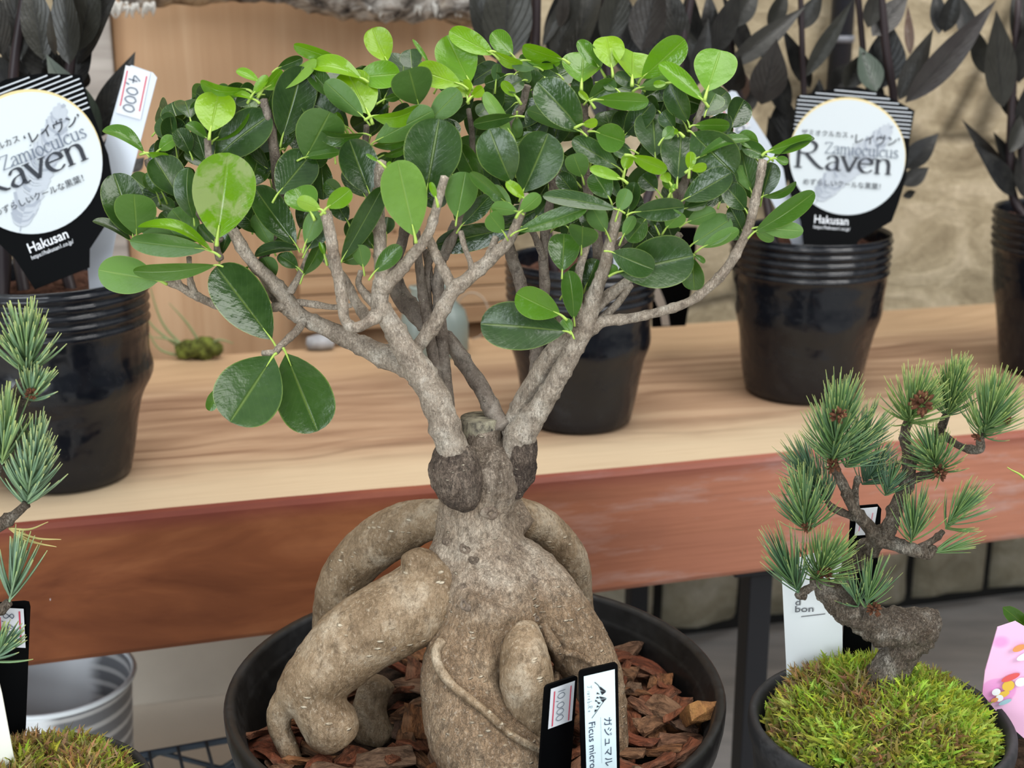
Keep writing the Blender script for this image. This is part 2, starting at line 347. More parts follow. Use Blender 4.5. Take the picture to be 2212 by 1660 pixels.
# hand-written figures, unit box 0..1 high
HW = {'0': [[(.35, 1), (.08, .75), (.1, .25), (.38, 0), (.62, .3), (.6, .75), (.35, 1)]], '1': [[(.3, 1), (.3, 0)]], ',': [[(.2, .12), (.1, -.2)]],
      '4': [[(.45, 1), (.1, .42), (.75, .42)], [(.52, .75), (.5, -.05)]], '8': [[(.6, .85), (.35, 1), (.12, .8), (.55, .35), (.5, .05), (.2, .02), (.12, .3), (.6, .85)]]}
def handwrite(mb, fr, s, x, y, h, lay, rot=0., w=.09, gap=.8):
    a = math.radians(rot); ca, sa = math.cos(a), math.sin(a); pen = 0
    for ch in s:
        def M(px, py, pen=pen): u, v = (px + pen) * h, py * h; return x + u * ca - v * sa, y + u * sa + v * ca
        for st in HW[ch]: ribbon(mb, fr, st, w, lay, None, M)
        pen += .35 if ch == ',' else (.5 if ch == '1' else gap)
def vframe(O, rot, scale):
    a = math.radians(rot); return Frame(O, 0, scale, Vector((math.cos(a), 0, math.sin(a))), Vector((-math.sin(a), 0, math.cos(a))))
def disc2(r, n=64, cx=0, cy=0): return [(cx + r * math.cos(2 * PI * i / n), cy + r * math.sin(2 * PI * i / n)) for i in range(n)]
def raven_tag(O, rot, R, label, textslope):
    fr = Frame(O, rot, R); t = thing('plant_tag', label, 'plant tag', O, 'printed plant tags in the black pots')
    out = [(-.95, .75), (-.93, .98), (-.3, 1.16), (.1, 1.21), (.6, 1.1), (1.1, .87), (1.05, .4), (1.03, -.3), (.93, -.75), (.84, -1.05), (.3, -1.42), (.2, -1.66), (-.62, -1.66), (-.72, -1.15), (-.93, -.7), (-1.0, -.3), (-1.0, .3)]
    m = MB(); slab(m, fr, out, .0006); m.build('card', BLACKC, t, False)
    m = MB()
    for y, a, b in ((1.13, -.3, .42), (1.06, -.62, .66), (.99, -.88, .82), (.92, -.92, .98), (.85, -.92, 1.06), (.78, -.93, 1.06), (.71, -.93, 1.06), (.64, -.94, 1.05), (.57, -.94, 1.05), (.50, -.95, 1.04), (.43, -.95, 1.04)):
        ribbon(m, fr, [(a, y + .01 * math.sin(a)), (b, y - .02)], .020, 1)
    m.build('pinstripe_print', LINEW, t, False)
    m = MB(); poly(m, fr, [(x, y + .02) for x, y in disc2(1.0)], 2); m.build('gold_rim_print', GOLD, t, False)
    m = MB(); poly(m, fr, [(min(x, .985), y - .012) for x, y in disc2(.99)], 3); m.build('white_disc', DISC, t, False)
    # feather drawing
    m = MB(); m2 = MB(); sp = crom([(-.5, -.84), (-.36, -.62), (.0, -.2), (.42, .2), (.68, .56)], 13); r = random.Random(3)
    ribbon(m2, fr, [tuple(p) for p in sp[::3]], .014, 4)
    for i in range(5, len(sp)):
        p = sp[i]; d = sp[min(i + 1, len(sp) - 1)] - sp[i - 1]; d = d / (math.hypot(*d) or 1); nx, ny = -d[1], d[0]
        u = (i - 5) / (len(sp) - 6); wl = .04 + .13 * math.sin(PI * min(1, u * .88 + .14)) ** .7
        for sg in (1, -1):
            L = wl * (1.0 + .3 * r.random()); q = (p[0] + d[0] * L * .9 + sg * nx * L, p[1] + d[1] * L * .9 + sg * ny * L)
            md = (p[0] + d[0] * L * .25 + sg * nx * L * .6, p[1] + d[1] * L * .25 + sg * ny * L * .6)
            ribbon(m if r.random() < .75 else m2, fr, [tuple(p), md, q], .045 if r.random() < .6 else .028, 4 + .3 * r.random())
    f = m.build('feather_print', FEATH, t, False); m2.build('feather_shading', FEATH2, f, False)
    s = textslope; m = MB(); m2 = MB()
    R0 = (-.92, -.235)
    serif(m, fr, 'R', *R0, .335, 6, slope=s, sx=1.22)
    serif(m, fr, 'aven', -.385, -.255, .25, 6, nib=(.06, .19), slope=s, sx=1.31)
    serif(m2, fr, 'Zamioculcus', -.40, .03, .132, 6, nib=(.06, .14), slope=s)
    lettering(m, fr, "ザミオクルカス", -.82, .325, .115, 6, s); lettering(m, fr, "‘レイヴン’", .03, .245, .19, 6, s, .006)
    lettering(m, fr, "めずらしいクールな黒葉！", -.74, -.52, .118, 6, s)
    m.build('name_lettering', INK, t, False); m2.build('genus_lettering', INKG, t, False)
    m = MB(); lettering(m, fr, "Hakusan", -.5, -1.17, .2, 2, s, .012, sx=.88); lettering(m, fr, "https://hakusan1.co.jp/", -.5, -1.265, .085, 2, s, .003, sx=.83)
    m.build('maker_lettering', WHITE2, t, False); return t
def outline_px(pts, y): return [PY(px, py, y) for px, py in pts]
def card_px(name, label, cat, pts, y, mat, th=.0008, parent=None, group=None, lean=0.):
    """thin card standing at depth y whose outline passes through these picture points"""
    y0 = sum(p[1] for p in pts) / len(pts)
    vs = [PY(px, py, y + lean * (y0 - py) * .00028) for px, py in pts]
    if parent is None: t = thing(name, label, cat, vs[-1], group); nm = 'card'
    else: t = parent; nm = name
    m = MB(); n = len(vs); b = [v + Vector((0, th, 0)) for v in vs]
    m.add(vs + b, [tuple(range(n - 1, -1, -1)), tuple(range(n, 2 * n))] + [(i, (i + 1) % n, (i + 1) % n + n, i + n) for i in range(n)])
    m.build(nm, mat, t, False); return t
# ------------------------------------------------------------------ setting
YAW = math.radians(14.9); EX = Vector((math.cos(YAW), math.sin(YAW), 0)); EYD = Vector((-math.sin(YAW), math.cos(YAW), 0))
ZT = .46
def onyaw(o, origin): o.location = origin; o.rotation_euler = (0, 0, YAW); return o
P1 = PZ(0, 1139, ZT)
def loc2(p): q = Vector(p) - P1; return q.dot(EX), q.dot(EYD)
# floor
N = NT('concrete_floor', .75, .25); ob = N.coord('Object'); f = N.noise(ob, 3.5, 6, .6)
c = N.ramp(f, [(.3, (.62, .565, .49)), (.7, (.74, .69, .61))]); sx = N.sep(ob)
# darker blue-grey right-hand side: shadow by the wall painted into the concrete colour
c = N.mix(N.ramp(N.math('ADD', N.math('MULTIPLY', sx[0], 1.), N.math('MULTIPLY', N.noise(ob, 6, 3), .1)), [(.10, 0.), (.20, 1.)]), c, N.ramp(N.noise(N.coord('Object', (1, 4, 1)), 7, 5, .6), [(.3, (.36, .365, .365)), (.7, (.52, .52, .51))]))
N.base(c); N.bump(N.noise(ob, 60, 4), .2, .002)
m = MB(); m.add([(-3, -1.2, 0), (3.5, -1.2, 0), (3.5, 3.2, 0), (-3, 3.2, 0)], [(0, 1, 2, 3)]); tag(m.build('floor', N.m, None, False), kind='structure')
# wall behind the bench
W0 = Vector((0, 1.632, 0))
STONE = m_stone('sandstone_slabs', (.25, .205, .135), (.44, .375, .26), (.62, .54, .40), .75)
m = MB(); box(m, (-2.2, 0, 0), (2.6, .08, 1.9)); o = m.build('wall_back', STONE, None, False); onyaw(o, W0); tag(o, kind='structure')
# cobble course along its foot
COB = m_stone('cobble_stone', (.26, .24, .17), (.42, .395, .30), (.54, .525, .44), 0)
m = MB(); r = random.Random(5); x = .08
while x < 2.4:
    w = r.uniform(.095, .13)
    for row in range(3):
        h0 = .008 + row * .125; hh = .112; bmx = MB()
        nx, nz = 9, 9; vs = []; off = (row % 2) * .05
        for j in range(nz):
            for i in range(nx):
                u, v = i / (nx - 1) * 2 - 1, j / (nz - 1) * 2 - 1
                e = (1 - abs(u) ** 5) * (1 - abs(v) ** 5)
                p = Vector((x + off + w * .5 + u * w * .47, 0, h0 + hh / 2 + v * hh * .48))
                vs.append((p.x, -.035 * e ** .5 * (1 + .4 * mnoise.noise(p * 22)), p.z))
        m.add(vs, [(j * nx + i, j * nx + i + 1, (j + 1) * nx + i + 1, (j + 1) * nx + i) for j in range(nz - 1) for i in range(nx - 1)])
    x += w
m.add([(.06, -.006, 0), (2.5, -.006, 0), (2.5, -.006, .385), (.06, -.006, .385)], [(0, 1, 2, 3)], None, None, 1)
o = m.build('trim_1', [COB, plain('dark_joint', (.025, .025, .024), .9)], None); onyaw(o, W0); tag(o, kind='structure')
N = NT('pale_render', .8, .2); N.base(N.ramp(N.noise(N.coord('Object'), 5, 5, .6), [(.3, (.58, .53, .46)), (.7, (.70, .65, .57))]))
m = MB(); box(m, (-2.2, -.012, .0005), (.05, .0, .385)); o = m.build('trim_2', N.m, None, False); onyaw(o, W0); tag(o, kind='structure')
# ------------------------------------------------------------------ the thick plank bench
_, DB = loc2(PZ(1200, 719, ZT))
def zb(px, py):
    # height where the ray meets the front face plane
    d = ray(px, py); n = EYD; t = (P1 - EYE).dot(n) / d.dot(n); return (EYE + d * t)
bl, br = zb(60, 1447), zb(1650, 1241)
def botz(lx):
    a, b = loc2(bl)[0], loc2(br)[0]; return (bl.z + (br.z - bl.z) * (lx - a) / (b - a)) - ZT
m = MB(); xs = np.linspace(-.75, 1.75, 90); rows = []
for x in xs:
    wv = .0035 * mnoise.noise(Vector((x * 3, 0, 0))) + .0012 * mnoise.noise(Vector((x * 17, 3, 0))); b = max(botz(x), -.125)
    rows.append([(x, DB, 0), (x, .006 + wv, 0), (x, .0015 + wv, -.0012), (x, -.0005 + wv, -.005), (x, -.002 + wv * .5, b * .5), (x, .0, b + .006), (x, .003, b + .0015), (x, .009, b), (x, DB, b)])
nr = 9; vs = [p for q in rows for p in q]
for i in range(len(xs) - 1):
    for j in range(nr):
        k = (j + 1) % nr
        m.add([rows[i][j], rows[i + 1][j], rows[i + 1][k], rows[i][k]], [(0, 3, 2, 1)], None, None, 0 if j in (0, 8) else (2 if j == 6 else 1))
for q in (rows[0], rows[-1][::-1]): m.add(q, [tuple(range(nr))], None, None, 1)
bench = thing('plank_bench', 'thick wooden plank bench with reddish stained front edge carrying the black pots', 'bench', P1 + EX * .5 - Vector((0, 0, ZT)))
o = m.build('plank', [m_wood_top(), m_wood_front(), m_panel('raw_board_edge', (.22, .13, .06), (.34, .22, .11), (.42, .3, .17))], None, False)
onyaw(o, P1); bm = bmesh.new(); bm.from_mesh(o.data); bmesh.ops.remove_doubles(bm, verts=bm.verts, dist=1e-6); bmesh.ops.recalc_face_normals(bm, faces=bm.faces); bm.to_mesh(o.data); bm.free()
o.parent = bench; o.location = P1 - bench.location
STEEL = plain('black_steel', (.012, .013, .017), .5)
def bench_leg(lx, ly):
    m = MB(); b = botz(lx)
    box(m, (lx - .011, ly - .011, -ZT), (lx + .011, ly + .011, b + .001)); box(m, (lx - .03, ly - .02, b - .006), (lx + .03, ly + .06, b + .0005))
    o = m.build('leg', STEEL, None, False); onyaw(o, P1); o.parent = bench; o.location = P1 - bench.location; bevel(o, .0015)
q = loc2(PZ(1664, 1240, ZT - .1))
leg_x = loc2(zb(1664, 1300))[0]
for lx, ly in ((leg_x, .03), (leg_x + .02, DB - .06), (-.6, .03), (-.6, DB - .06)): bench_leg(lx, ly)
# chip of white paint sticking to the front edge is part of the bench
m = MB(); pw = zb(104, 1296); m.add([pw + RT * (x * .00034) + Vector((0, -.0012, y * .00034)) for x, y in ((-6, 6), (5, 7), (7, 2), (1, -9), (-3, -5))], [(0, 4, 3, 2, 1)]); m.build('paint_fleck', WHITE2, bench, False)
# ------------------------------------------------------------------ things behind the bench
YW = lambda px, py, off=0.: (lambda d: EYE + d * ((W0 - EYE + EYD * (-off)).dot(EYD) / d.dot(EYD)))(ray(px, py))
def on_wall_box(name, label, cat, px0, px1, z0, z1, off, th, mat, mid=400):
    a = (YW(px0, mid, off) - W0).dot(EX); b = (YW(px1, mid, off) - W0).dot(EX)
    t = thing(name, label, cat, W0 + EX * (a + b) / 2 - EYD * off + Vector((0, 0, z0)))
    m = MB(); box(m, (a, -off, z0), (b, -off + th, z1)); o = m.build('board', mat, None, False); onyaw(o, W0); o.parent = t; o.location = W0 - t.location; bevel(o, .003); return t
PANEL = m_panel('tan_board', (.40, .25, .145), (.48, .315, .19), (.56, .39, .25))
on_wall_box('wooden_board', 'tall tan wooden board with vertical grain leaning against the wall behind the bonsai', 'board', 268, 1085, .30, 1.5, .022, .0215, PANEL)
GREYW = m_panel('weathered_board', (.22, .20, .185), (.34, .31, .285), (.46, .43, .40), (3, 3, 22))
on_wall_box('weathered_post', 'grey weathered wooden post at the left edge of the tan board', 'post', 195, 266, .30, 1.5, .045, .0445, GREYW)
# slatted crate low behind the branches
cz0, cz1 = ZT, PY(900, 560, 1.40).z
def yo(px, off): return (YW(px, 640, off) - W0).dot(EX)
t = thing('slatted_rack', 'low rack of horizontal wooden slats on the tan board behind the ficus branches', 'rack', W0 + EX * yo(870, .06) - EYD * .06 + Vector((0, 0, cz0)))
a, b = yo(648, .055), yo(1096, .055); SLAT = m_panel('crate_slat', (.33, .20, .115), (.43, .28, .165), (.52, .36, .225), (1.5, 30, 40))
ns = 5
for i in range(ns):
    z0 = cz0 + (cz1 - cz0) * i / ns; m = MB(); box(m, (a, -.052, z0 + .0006), (b, -.044, z0 + (cz1 - cz0) / ns - .0008)); o = m.build('slat', SLAT, None, False); onyaw(o, W0); o.parent = t; o.location = W0 - t.location; bevel(o, .001)
for x in (a + .006, b - .006, (a + b) / 2):
    m = MB(); box(m, (x - .006, -.044, cz0 + .0005), (x + .006, -.0222, cz1)); o = m.build('upright', SLAT, None, False); onyaw(o, W0); o.parent = t; o.location = W0 - t.location
# cork bark slab hanging along the top of the board
N = NT('lichen_bark', .9, .15); ob = N.coord('Object'); f = N.noise(N.coord('Object', (1, 1, 1.6)), 38, 6, .65, .6)
N.base(N.mix(N.ramp(N.noise(ob, 11, 4), [(.48, 0.), (.6, 1.)]), N.ramp(f, [(.36, (.03, .026, .026)), (.47, (.24, .22, .20)), (.6, (.58, .56, .53))]), N.ramp(f, [(.35, (.12, .075, .045)), (.6, (.46, .36, .25))]))); N.bump(f, 1., .012)
t = thing('bark_slab', 'rough silver-grey lichen bark slab across the top of the tan board', 'bark', YW(650, -60, .09))
m = MB(); pts = []
for px, py, rr in ((255, -20, 26), (330, -34, 42), (480, -54, 52), (640, -56, 64), (760, -46, 76), (840, -32, 78), (930, -40, 74), (1000, -34, 78), (1075, -60, 66), (1120, -70, 30)):
    p = YW(px, py, .085); pts.append((*p, rr * .000505))
tube(m, pts, 10, 40, .28, 30); m.build('bark', N.m, t)
# pale shaggy strands on its lower edge
m = MB(); r = random.Random(9)
for i in range(70):
    px = r.choice([r.uniform(240, 330), r.uniform(800, 1020), r.uniform(940, 1020)]); p = YW(px, r.uniform(2, 16), .115); q = YW(px + r.uniform(-8, 8), r.uniform(18, 40), .112)
    tube(m, [(*p, .0022), (*((p + q) / 2 + Vector((r.uniform(-.002, .002), 0, 0))), .0018), (*q, .0006)], 2, 5)
m.build('lichen_fringe', plain('pale_lichen', (.50, .49, .46), .9), t)
# dark conduit
t = thing('black_pipe', 'slim black vertical pipe with a collar in front of the stone wall at right', 'pipe', YW(1816, 560, .03))
a = (YW(1816, 100, .03) - W0).dot(EX); m = MB()
for r0, z0, z1, nm in ((.0138, ZT, 1.6, 'tube'), (.0155, .985, 1.0, 'collar')):
    m = MB(); z = [z0, z1]; q = W0 + EX * a - EYD * .03
    if nm == 'collar': zc = PY(1816, 84, q.y).z; z = [zc - .004, zc + .004]
    lathe(m, [(0.0001, z[0]), (r0, z[0]), (r0, z[1]), (.0001, z[1])], (q.x, q.y, 0), 24); m.build(nm, plain('pipe_' + nm, (.022, .026, .036) if nm == 'tube' else (.20, .21, .24), .4), t)
# frosted glass bottles, wire and small pebbles on the back edge of the bench
N = NT('frosted_glass', .35, .5, (.42, .52, .50)); N.b.inputs['Transmission Weight'].default_value = .55; GLASS = N.m
def back_pt(px, py): return PZ(px, py, ZT)
def bottle(px, py, h, r0, label, grp):
    p = back_pt(px, py); t = thing('glass_bottle', label, 'bottle', p, grp); m = MB()
    lathe(m, [(.0001, 0), (r0 * .8, 0), (r0, .006), (r0, h * .45), (r0 * .85, h * .62), (r0 * .42, h * .75), (r0 * .38, h * .96), (r0 * .46, h * .97), (r0 * .46, h), (r0 * .3, h)], p, 28); m.build('body', GLASS, t)
bottle(905, 768, .075, .020, 'left frosted glass bottle behind the ficus branches', 'frosted bottles'); bottle(968, 766, .078, .022, 'right frosted glass bottle behind the ficus branches', 'frosted bottles')
t = thing('wire_loop', 'thin pale wire loop beside the frosted bottles', 'wire', back_pt(1020, 742)); m = MB(); p0 = back_pt(1020, 742)
tube(m, [(*(p0 + Vector((.0185 * math.cos(a) , 0.004, .030 + .026 * math.sin(a)))), .0009) for a in np.linspace(-PI / 2, 1.4 * PI, 16)], 3, 6); m.build('wire', plain('tan_wire', (.42, .35, .28), .5), t)
t = thing('grey_pebble', 'small pale grey stone behind the ficus at the back of the bench', 'stone', back_pt(692, 757)); m = MB(); p0 = back_pt(692, 757)
tube(m, [(p0.x - .013, p0.y, p0.z + .0075, .007), (p0.x, p0.y, p0.z + .009, .0088), (p0.x + .013, p0.y + .004, p0.z + .0085, .008)], 5, 16, .12, 50); m.build('stone', m_stone('grey_stone', (.2, .2, .21), (.4, .41, .43), (.6, .62, .66), 0), t)
# air plant with moss tuft
p0 = back_pt(430, 776); t = thing('air_plant', 'wispy green air plant with mossy base at the back edge of the bench', 'plant', p0); m = MB()
tube(m, [(p0.x - .022, p0.y, p0.z + .008, .007), (p0.x - .005, p0.y, p0.z + .012, .011), (p0.x + .012, p0.y, p0.z + .012, .011), (p0.x + .024, p0.y, p0.z + .009, .006)], 5, 14, .5, 90); m.build('mossy_base', m_soil('moss_knob', (.05, .05, .02), (.22, .26, .06)), t)
AIR = plain('air_leaf', (.22, .27, .13), .6)
for (ax, ay), (mx_, my_), (ex_, ey_) in (((415, 765), (352, 700), (318, 600)), ((412, 768), (340, 715), (312, 680)), ((440, 755), (405, 700), (365, 655)), ((425, 760), (370, 735), (320, 728)), ((445, 758), (470, 735), (505, 742)), ((400, 772), (345, 755), (318, 712))):
    m = MB(); tube(m, [(*PY(ax, ay, p0.y), .0016), (*PY(mx_, my_, p0.y - .004), .0013), (*PY(ex_, ey_, p0.y - .006), .0004)], 6, 6); m.build('blade', AIR, t)
# ------------------------------------------------------------------ floor things at lower left
bp = PZ(110, 1720, 0.0); t = thing('metal_bucket', 'pale blue-white bucket with ribbed grey side on the floor under the bench', 'bucket', (bp.x - .02, 1.36, 0))
N = NT('galvanised_metal', .35, .5); ob = N.coord('Object'); f = N.noise(N.coord('Object', (1, 1, 3)), 22, 4); s_ = N.sep(ob)
side = N.ramp(N.math('ADD', s_[0], N.math('MULTIPLY', f, .02)), [(.022, 0.), (.034, 1.)])
N.base(N.mix(side, (.90, .95, 1.), N.ramp(N.math('SINE', N.math('MULTIPLY', s_[2], 420.)), [(.2, (.20, .21, .23)), (.8, (.56, .57, .58))]))); N.b.inputs['Metallic'].default_value = 0.
bq = Vector((PY(112, 1470, 1.08).x, 1.08, 0)); hz = PY(112, 1466, 1.08).z
t.location = bq; m = MB(); lathe(m, [(.0001, .002), (.050, .002), (.053, .01), (.0665, hz - .006), (.0695, hz - .003), (.0695, hz), (.0675, hz + .001), (.065, hz - .004), (.051, .02), (.0001, .018)], (0, 0, 0), 48, lambda a, z: 1 + (.005 * math.sin(z * 420) if math.cos(a) > .4 else 0)); o = m.build('body', N.m, None); o.parent = t
m = MB(); tube(m, [(.069 * math.cos(a), .069 * math.sin(a), hz + .001, .0026) for a in np.linspace(0, 2 * PI, 33)], 2, 8, cap=False); o = m.build('rolled_rim', plain('pale_rim', (.80, .86, .90), .3), None); o.parent = t
# low wire rack the bonsai stands on
RZ = .230
ra = PZ(262, 1640, RZ); rb = PZ(500, 1598, RZ); rd = (rb - ra).normalized(); rn = Vector((-rd.y, rd.x, 0))
if rn.y > 0: rn = -rn
WIRE = plain('blue_black_wire', (.035, .05, .07), .45)
def rp(u, w, z=0.): return ra + rd * u + rn * w + Vector((0, 0, z))
U0, U1, WD = -.42, .325, .40
t = thing('wire_rack', 'low dark wire shelf with zigzag edge under the bonsai pot', 'shelf', rp((U0 + U1) / 2, WD / 2, -RZ))
m = MB()
for w in (0, WD): tube(m, [(*rp(U0, w), .003), (*rp(U1, w), .003)], 0, 8); tube(m, [(*rp(U0, w, -.026), .003), (*rp(U1, w, -.026), .003)], 0, 8)
for u in (U0, U1): tube(m, [(*rp(u, 0), .003), (*rp(u, WD), .003)], 0, 8); tube(m, [(*rp(u, 0, -.026), .003), (*rp(u, WD, -.026), .003)], 0, 8)
m.build('frame', WIRE, t)
for w in (0, WD):
    m = MB(); k = 0; u = U0
    while u < U1 - .001:
        u2 = min(u + .05, U1); tube(m, [(*rp(u, w, 0 if k % 2 else -.026), .0022), (*rp(u2, w, -.026 if k % 2 else 0), .0022)], 0, 6); u = u2; k += 1
    m.build('zigzag_brace', WIRE, t)
m = MB()
for i in range(1, 32): u = U0 + (U1 - U0) * i / 32; tube(m, [(*rp(u, 0, .0015), .0015), (*rp(u, WD, .0015), .0015)], 0, 6)
m.build('shelf_wires', WIRE, t)
for u in (U0, U1):
    for w in (0, WD): m = MB(); q = rp(u, w, -RZ); tube(m, [(q.x, q.y, .001, .009), (q.x, q.y, RZ + .012, .009)], 0, 14); m.build('post', WIRE, t)
# ------------------------------------------------------------------ black nursery pots on the bench
def nursery_pot(parent, c, rt, rb_, h, bulge=.06, seed=0, mat=None):
    r = random.Random(seed); ph = [r.uniform(0, 6.28) for _ in range(4)]
    def wob(a, z):
        u = z / h; k = math.sin(PI * min(1, max(0, u / .8)))
        return 1 + k * (.022 * math.sin(2 * a + ph[0]) + .016 * math.sin(3 * a + ph[1] + u * 3) + .012 * math.sin(5 * a + ph[2] + 6 * u))
    prof = [(.0001, .001), (rb_ * .9, .001), (rb_ * .97, .004), (rb_, .011)]
    for i in range(1, 25):
        u = i / 25 * .72; rr = rb_ + (rt * .985 - rb_) * (u / .72) ** .9 + rt * bulge * math.exp(-((u - .47) / .09) ** 2); prof.append((rr, .011 + u * (h - .011)))
    z0 = .011 + .72 * (h - .011) + .002; nrib = 5; dz = (h - z0) / (nrib + .3)
    for i in range(nrib):
        for uu, k in ((.1, 0), (.3, .022), (.5, .032), (.7, .022), (.9, 0)): prof.append((rt * (.975 + k + .004 * i), z0 + dz * (i + uu)))
    prof += [(rt * 1.0, h - .001), (rt * 1.0, h), (rt * .985, h), (rt * .97, h - .004), (rt * .95, h * .6)]
    m = MB(); lathe(m, prof, c, 72, wob); m.build('pot', mat or POTM, parent)
    m = MB(); n = 40; vs = [(c[0], c[1], c[2] + h - .010)]; vs += [(c[0] + rt * k / 4 * .972 * math.cos(2 * PI * i / n), c[1] + rt * k / 4 * .972 * math.sin(2 * PI * i / n), c[2] + h - .016 + .008 * mnoise.noise(Vector((i * .7, k * 2.1, seed)))) for k in range(1, 5) for i in range(n)]
    fs = [(0, 1 + i, 1 + (i + 1) % n) for i in range(n)] + [(1 + k * n + i, 1 + (k + 1) * n + i, 1 + (k + 1) * n + (i + 1) % n, 1 + k * n + (i + 1) % n) for k in range(3) for i in range(n)]
    m.add(vs, fs); m.build('soil', SOILR, parent)
def potc(px, y_front, rb_): q = PZ(px, y_front, ZT); return Vector((q.x, q.y + rb_, ZT))
# ------------------------------------------------------------------ dark zamioculcas foliage
N = NT('black_raven_leaf', .38, .5); a = N.attr(); sx = N.n('SeparateColor'); N.set(sx.inputs[0], a.outputs['Color'])
uv = N.sep(N.n('TexCoord').outputs['UV']); ax = N.math('ABSOLUTE', N.math('SUBTRACT', uv[0], .5)); ob = N.coord('Object')
c = N.ramp(sx.outputs[0], [(0, (.003, .0035, .004)), (.3, (.011, .010, .009)), (.55, (.026, .026, .020)), (.75, (.036, .029, .029)), (1, (.065, .09, .068))])
c = N.mix(sx.outputs[1], c, (.10, .055, .035))
cb = N.n('CombineXYZ'); N.set(cb.inputs[0], N.math('SUBTRACT', N.math('MULTIPLY', uv[1], 2.2), N.math('MULTIPLY', ax, 2.2))); w = N.n('TexWave'); w.inputs['Scale'].default_value = 1; N.set(w.inputs['Vector'], cb.outputs[0])
vf = N.ramp(w.outputs['Fac'], [(.9, 0.), (1, 1.)]); mid = N.ramp(ax, [(.01, 1.), (.045, 0.)])
c = N.mix(N.math('MULTIPLY', N.ramp(N.noise(ob, 60, 4, .7), [(.4, 0.), (.7, 1.)]), .18), c, (.10, .10, .085))
c = N.mix(N.math('MULTIPLY', N.math('MAXIMUM', mid, N.math('MULTIPLY', vf, .6)), .6), c, (.012, .012, .012)); N.base(c)
N.bump(N.math('ADD', N.noise(ob, 120, 3), N.math('MULTIPLY', vf, -1.)), .4, .0015); RAVEN = N.m
ZSTEM = plain('dark_purple_stem', (.035, .025, .028), .45)
def leaf_mesh(mb, base, tip, width, nrm, col, prof, curl=.0, fold=.15, ns=12, nw=6, wavy=0., seed=0, tipdense=False):
    """blade from base to tip; nrm = roughly where the upper face looks; curl bends the tip off the normal"""
    base, tip = Vector(base), Vector(tip); ax = tip - base; L = ax.length; ax.normalize()
    n = (nrm - ax * nrm.dot(ax)).normalized(); sd = ax.cross(n); vs = []; uv = []
    for i in range(ns + 1):
        t = i / ns
        if tipdense: t = 1 - (1 - t) ** 1.5
        hw = width / 2 * prof(t)
        cen = base + ax * (L * t) + n * (curl * L * math.sin(PI * t) )
        for j in range(nw + 1):
            v = j / nw * 2 - 1; z = fold * hw * (abs(v) ** 1.4) + wavy * hw * math.sin(5 * t + seed + (2 if v > 0 else 0)) * abs(v)
            vs.append(cen + sd * (hw * v) + n * z); uv.append((j / nw, t))
    k = nw + 1
    mb.add(vs, [(i * k + j, i * k + j + 1, (i + 1) * k + j + 1, (i + 1) * k + j) for i in range(ns) for j in range(nw)], uv, col)
def P_OBO(t): return max(.02, math.sin(PI / 2 * t / .58) ** .78) if t < .58 else max(.03, max(0., 1 - ((t - .58) / .42) ** 2.5) ** .5)   # rounded ficus blade
def P_LAN(t): return max(.01, math.sin(PI * t ** .85) ** .95 * (1.12 - .45 * t))                                 # long pointed blade
CAMN = -FW
def zz_plant(name_label, c, rt, rb_, h, Y, stems, leaves, bulge, seed, extra=None):
    t = thing('potted_zamioculcas', name_label, 'potted plant', c, 'black-leaved plants in black nursery pots')
    nursery_pot(t, c, rt, rb_, h, bulge, seed)
    for st in stems:
        m = MB(); pts = [(c.x + st[0][0], c.y + st[0][1], c.z + h - .03, .005)] + [(*PY(px, py, Y + dy), rr) for px, py, dy, rr in st[1:]]
        tube(m, pts, 6, 10); m.build('stem', ZSTEM, t)
    r = random.Random(seed)
    m = MB()
    for L in leaves:
        bx, by, tx, ty, w, tone = L[:6]; dy = L[6] if len(L) > 6 else 0; roll = math.radians(L[7] if len(L) > 7 else r.uniform(-25, 25)); red = L[8] if len(L) > 8 else 0
        b, p = PY(bx, by, Y + dy), PY(tx, ty, Y + dy + r.uniform(-.015, .02)); W = w * (b - EYE).length / F / max(.45, math.cos(roll)) 
        ax = (p - b).normalized(); n = CAMN * math.cos(roll) + ax.cross(CAMN) * math.sin(roll)
        leaf_mesh(m, b, p, W, n, (tone, red, 0, 1), P_LAN, r.uniform(-.04, .06), .22, 14, 6, .05, r.random() * 6)
    m.build('foliage', RAVEN, t); return t
cL = Vector((PY(112, 640, 1.06).x, 1.058, ZT)); cM = potc(1255, 944, .0475); cR = potc(1757, 881, .0555); cF = Vector((PY(2262, 640, 1.375).x + .0145, 1.372, ZT))
HP = .157
def dist_leaves(spec): return spec
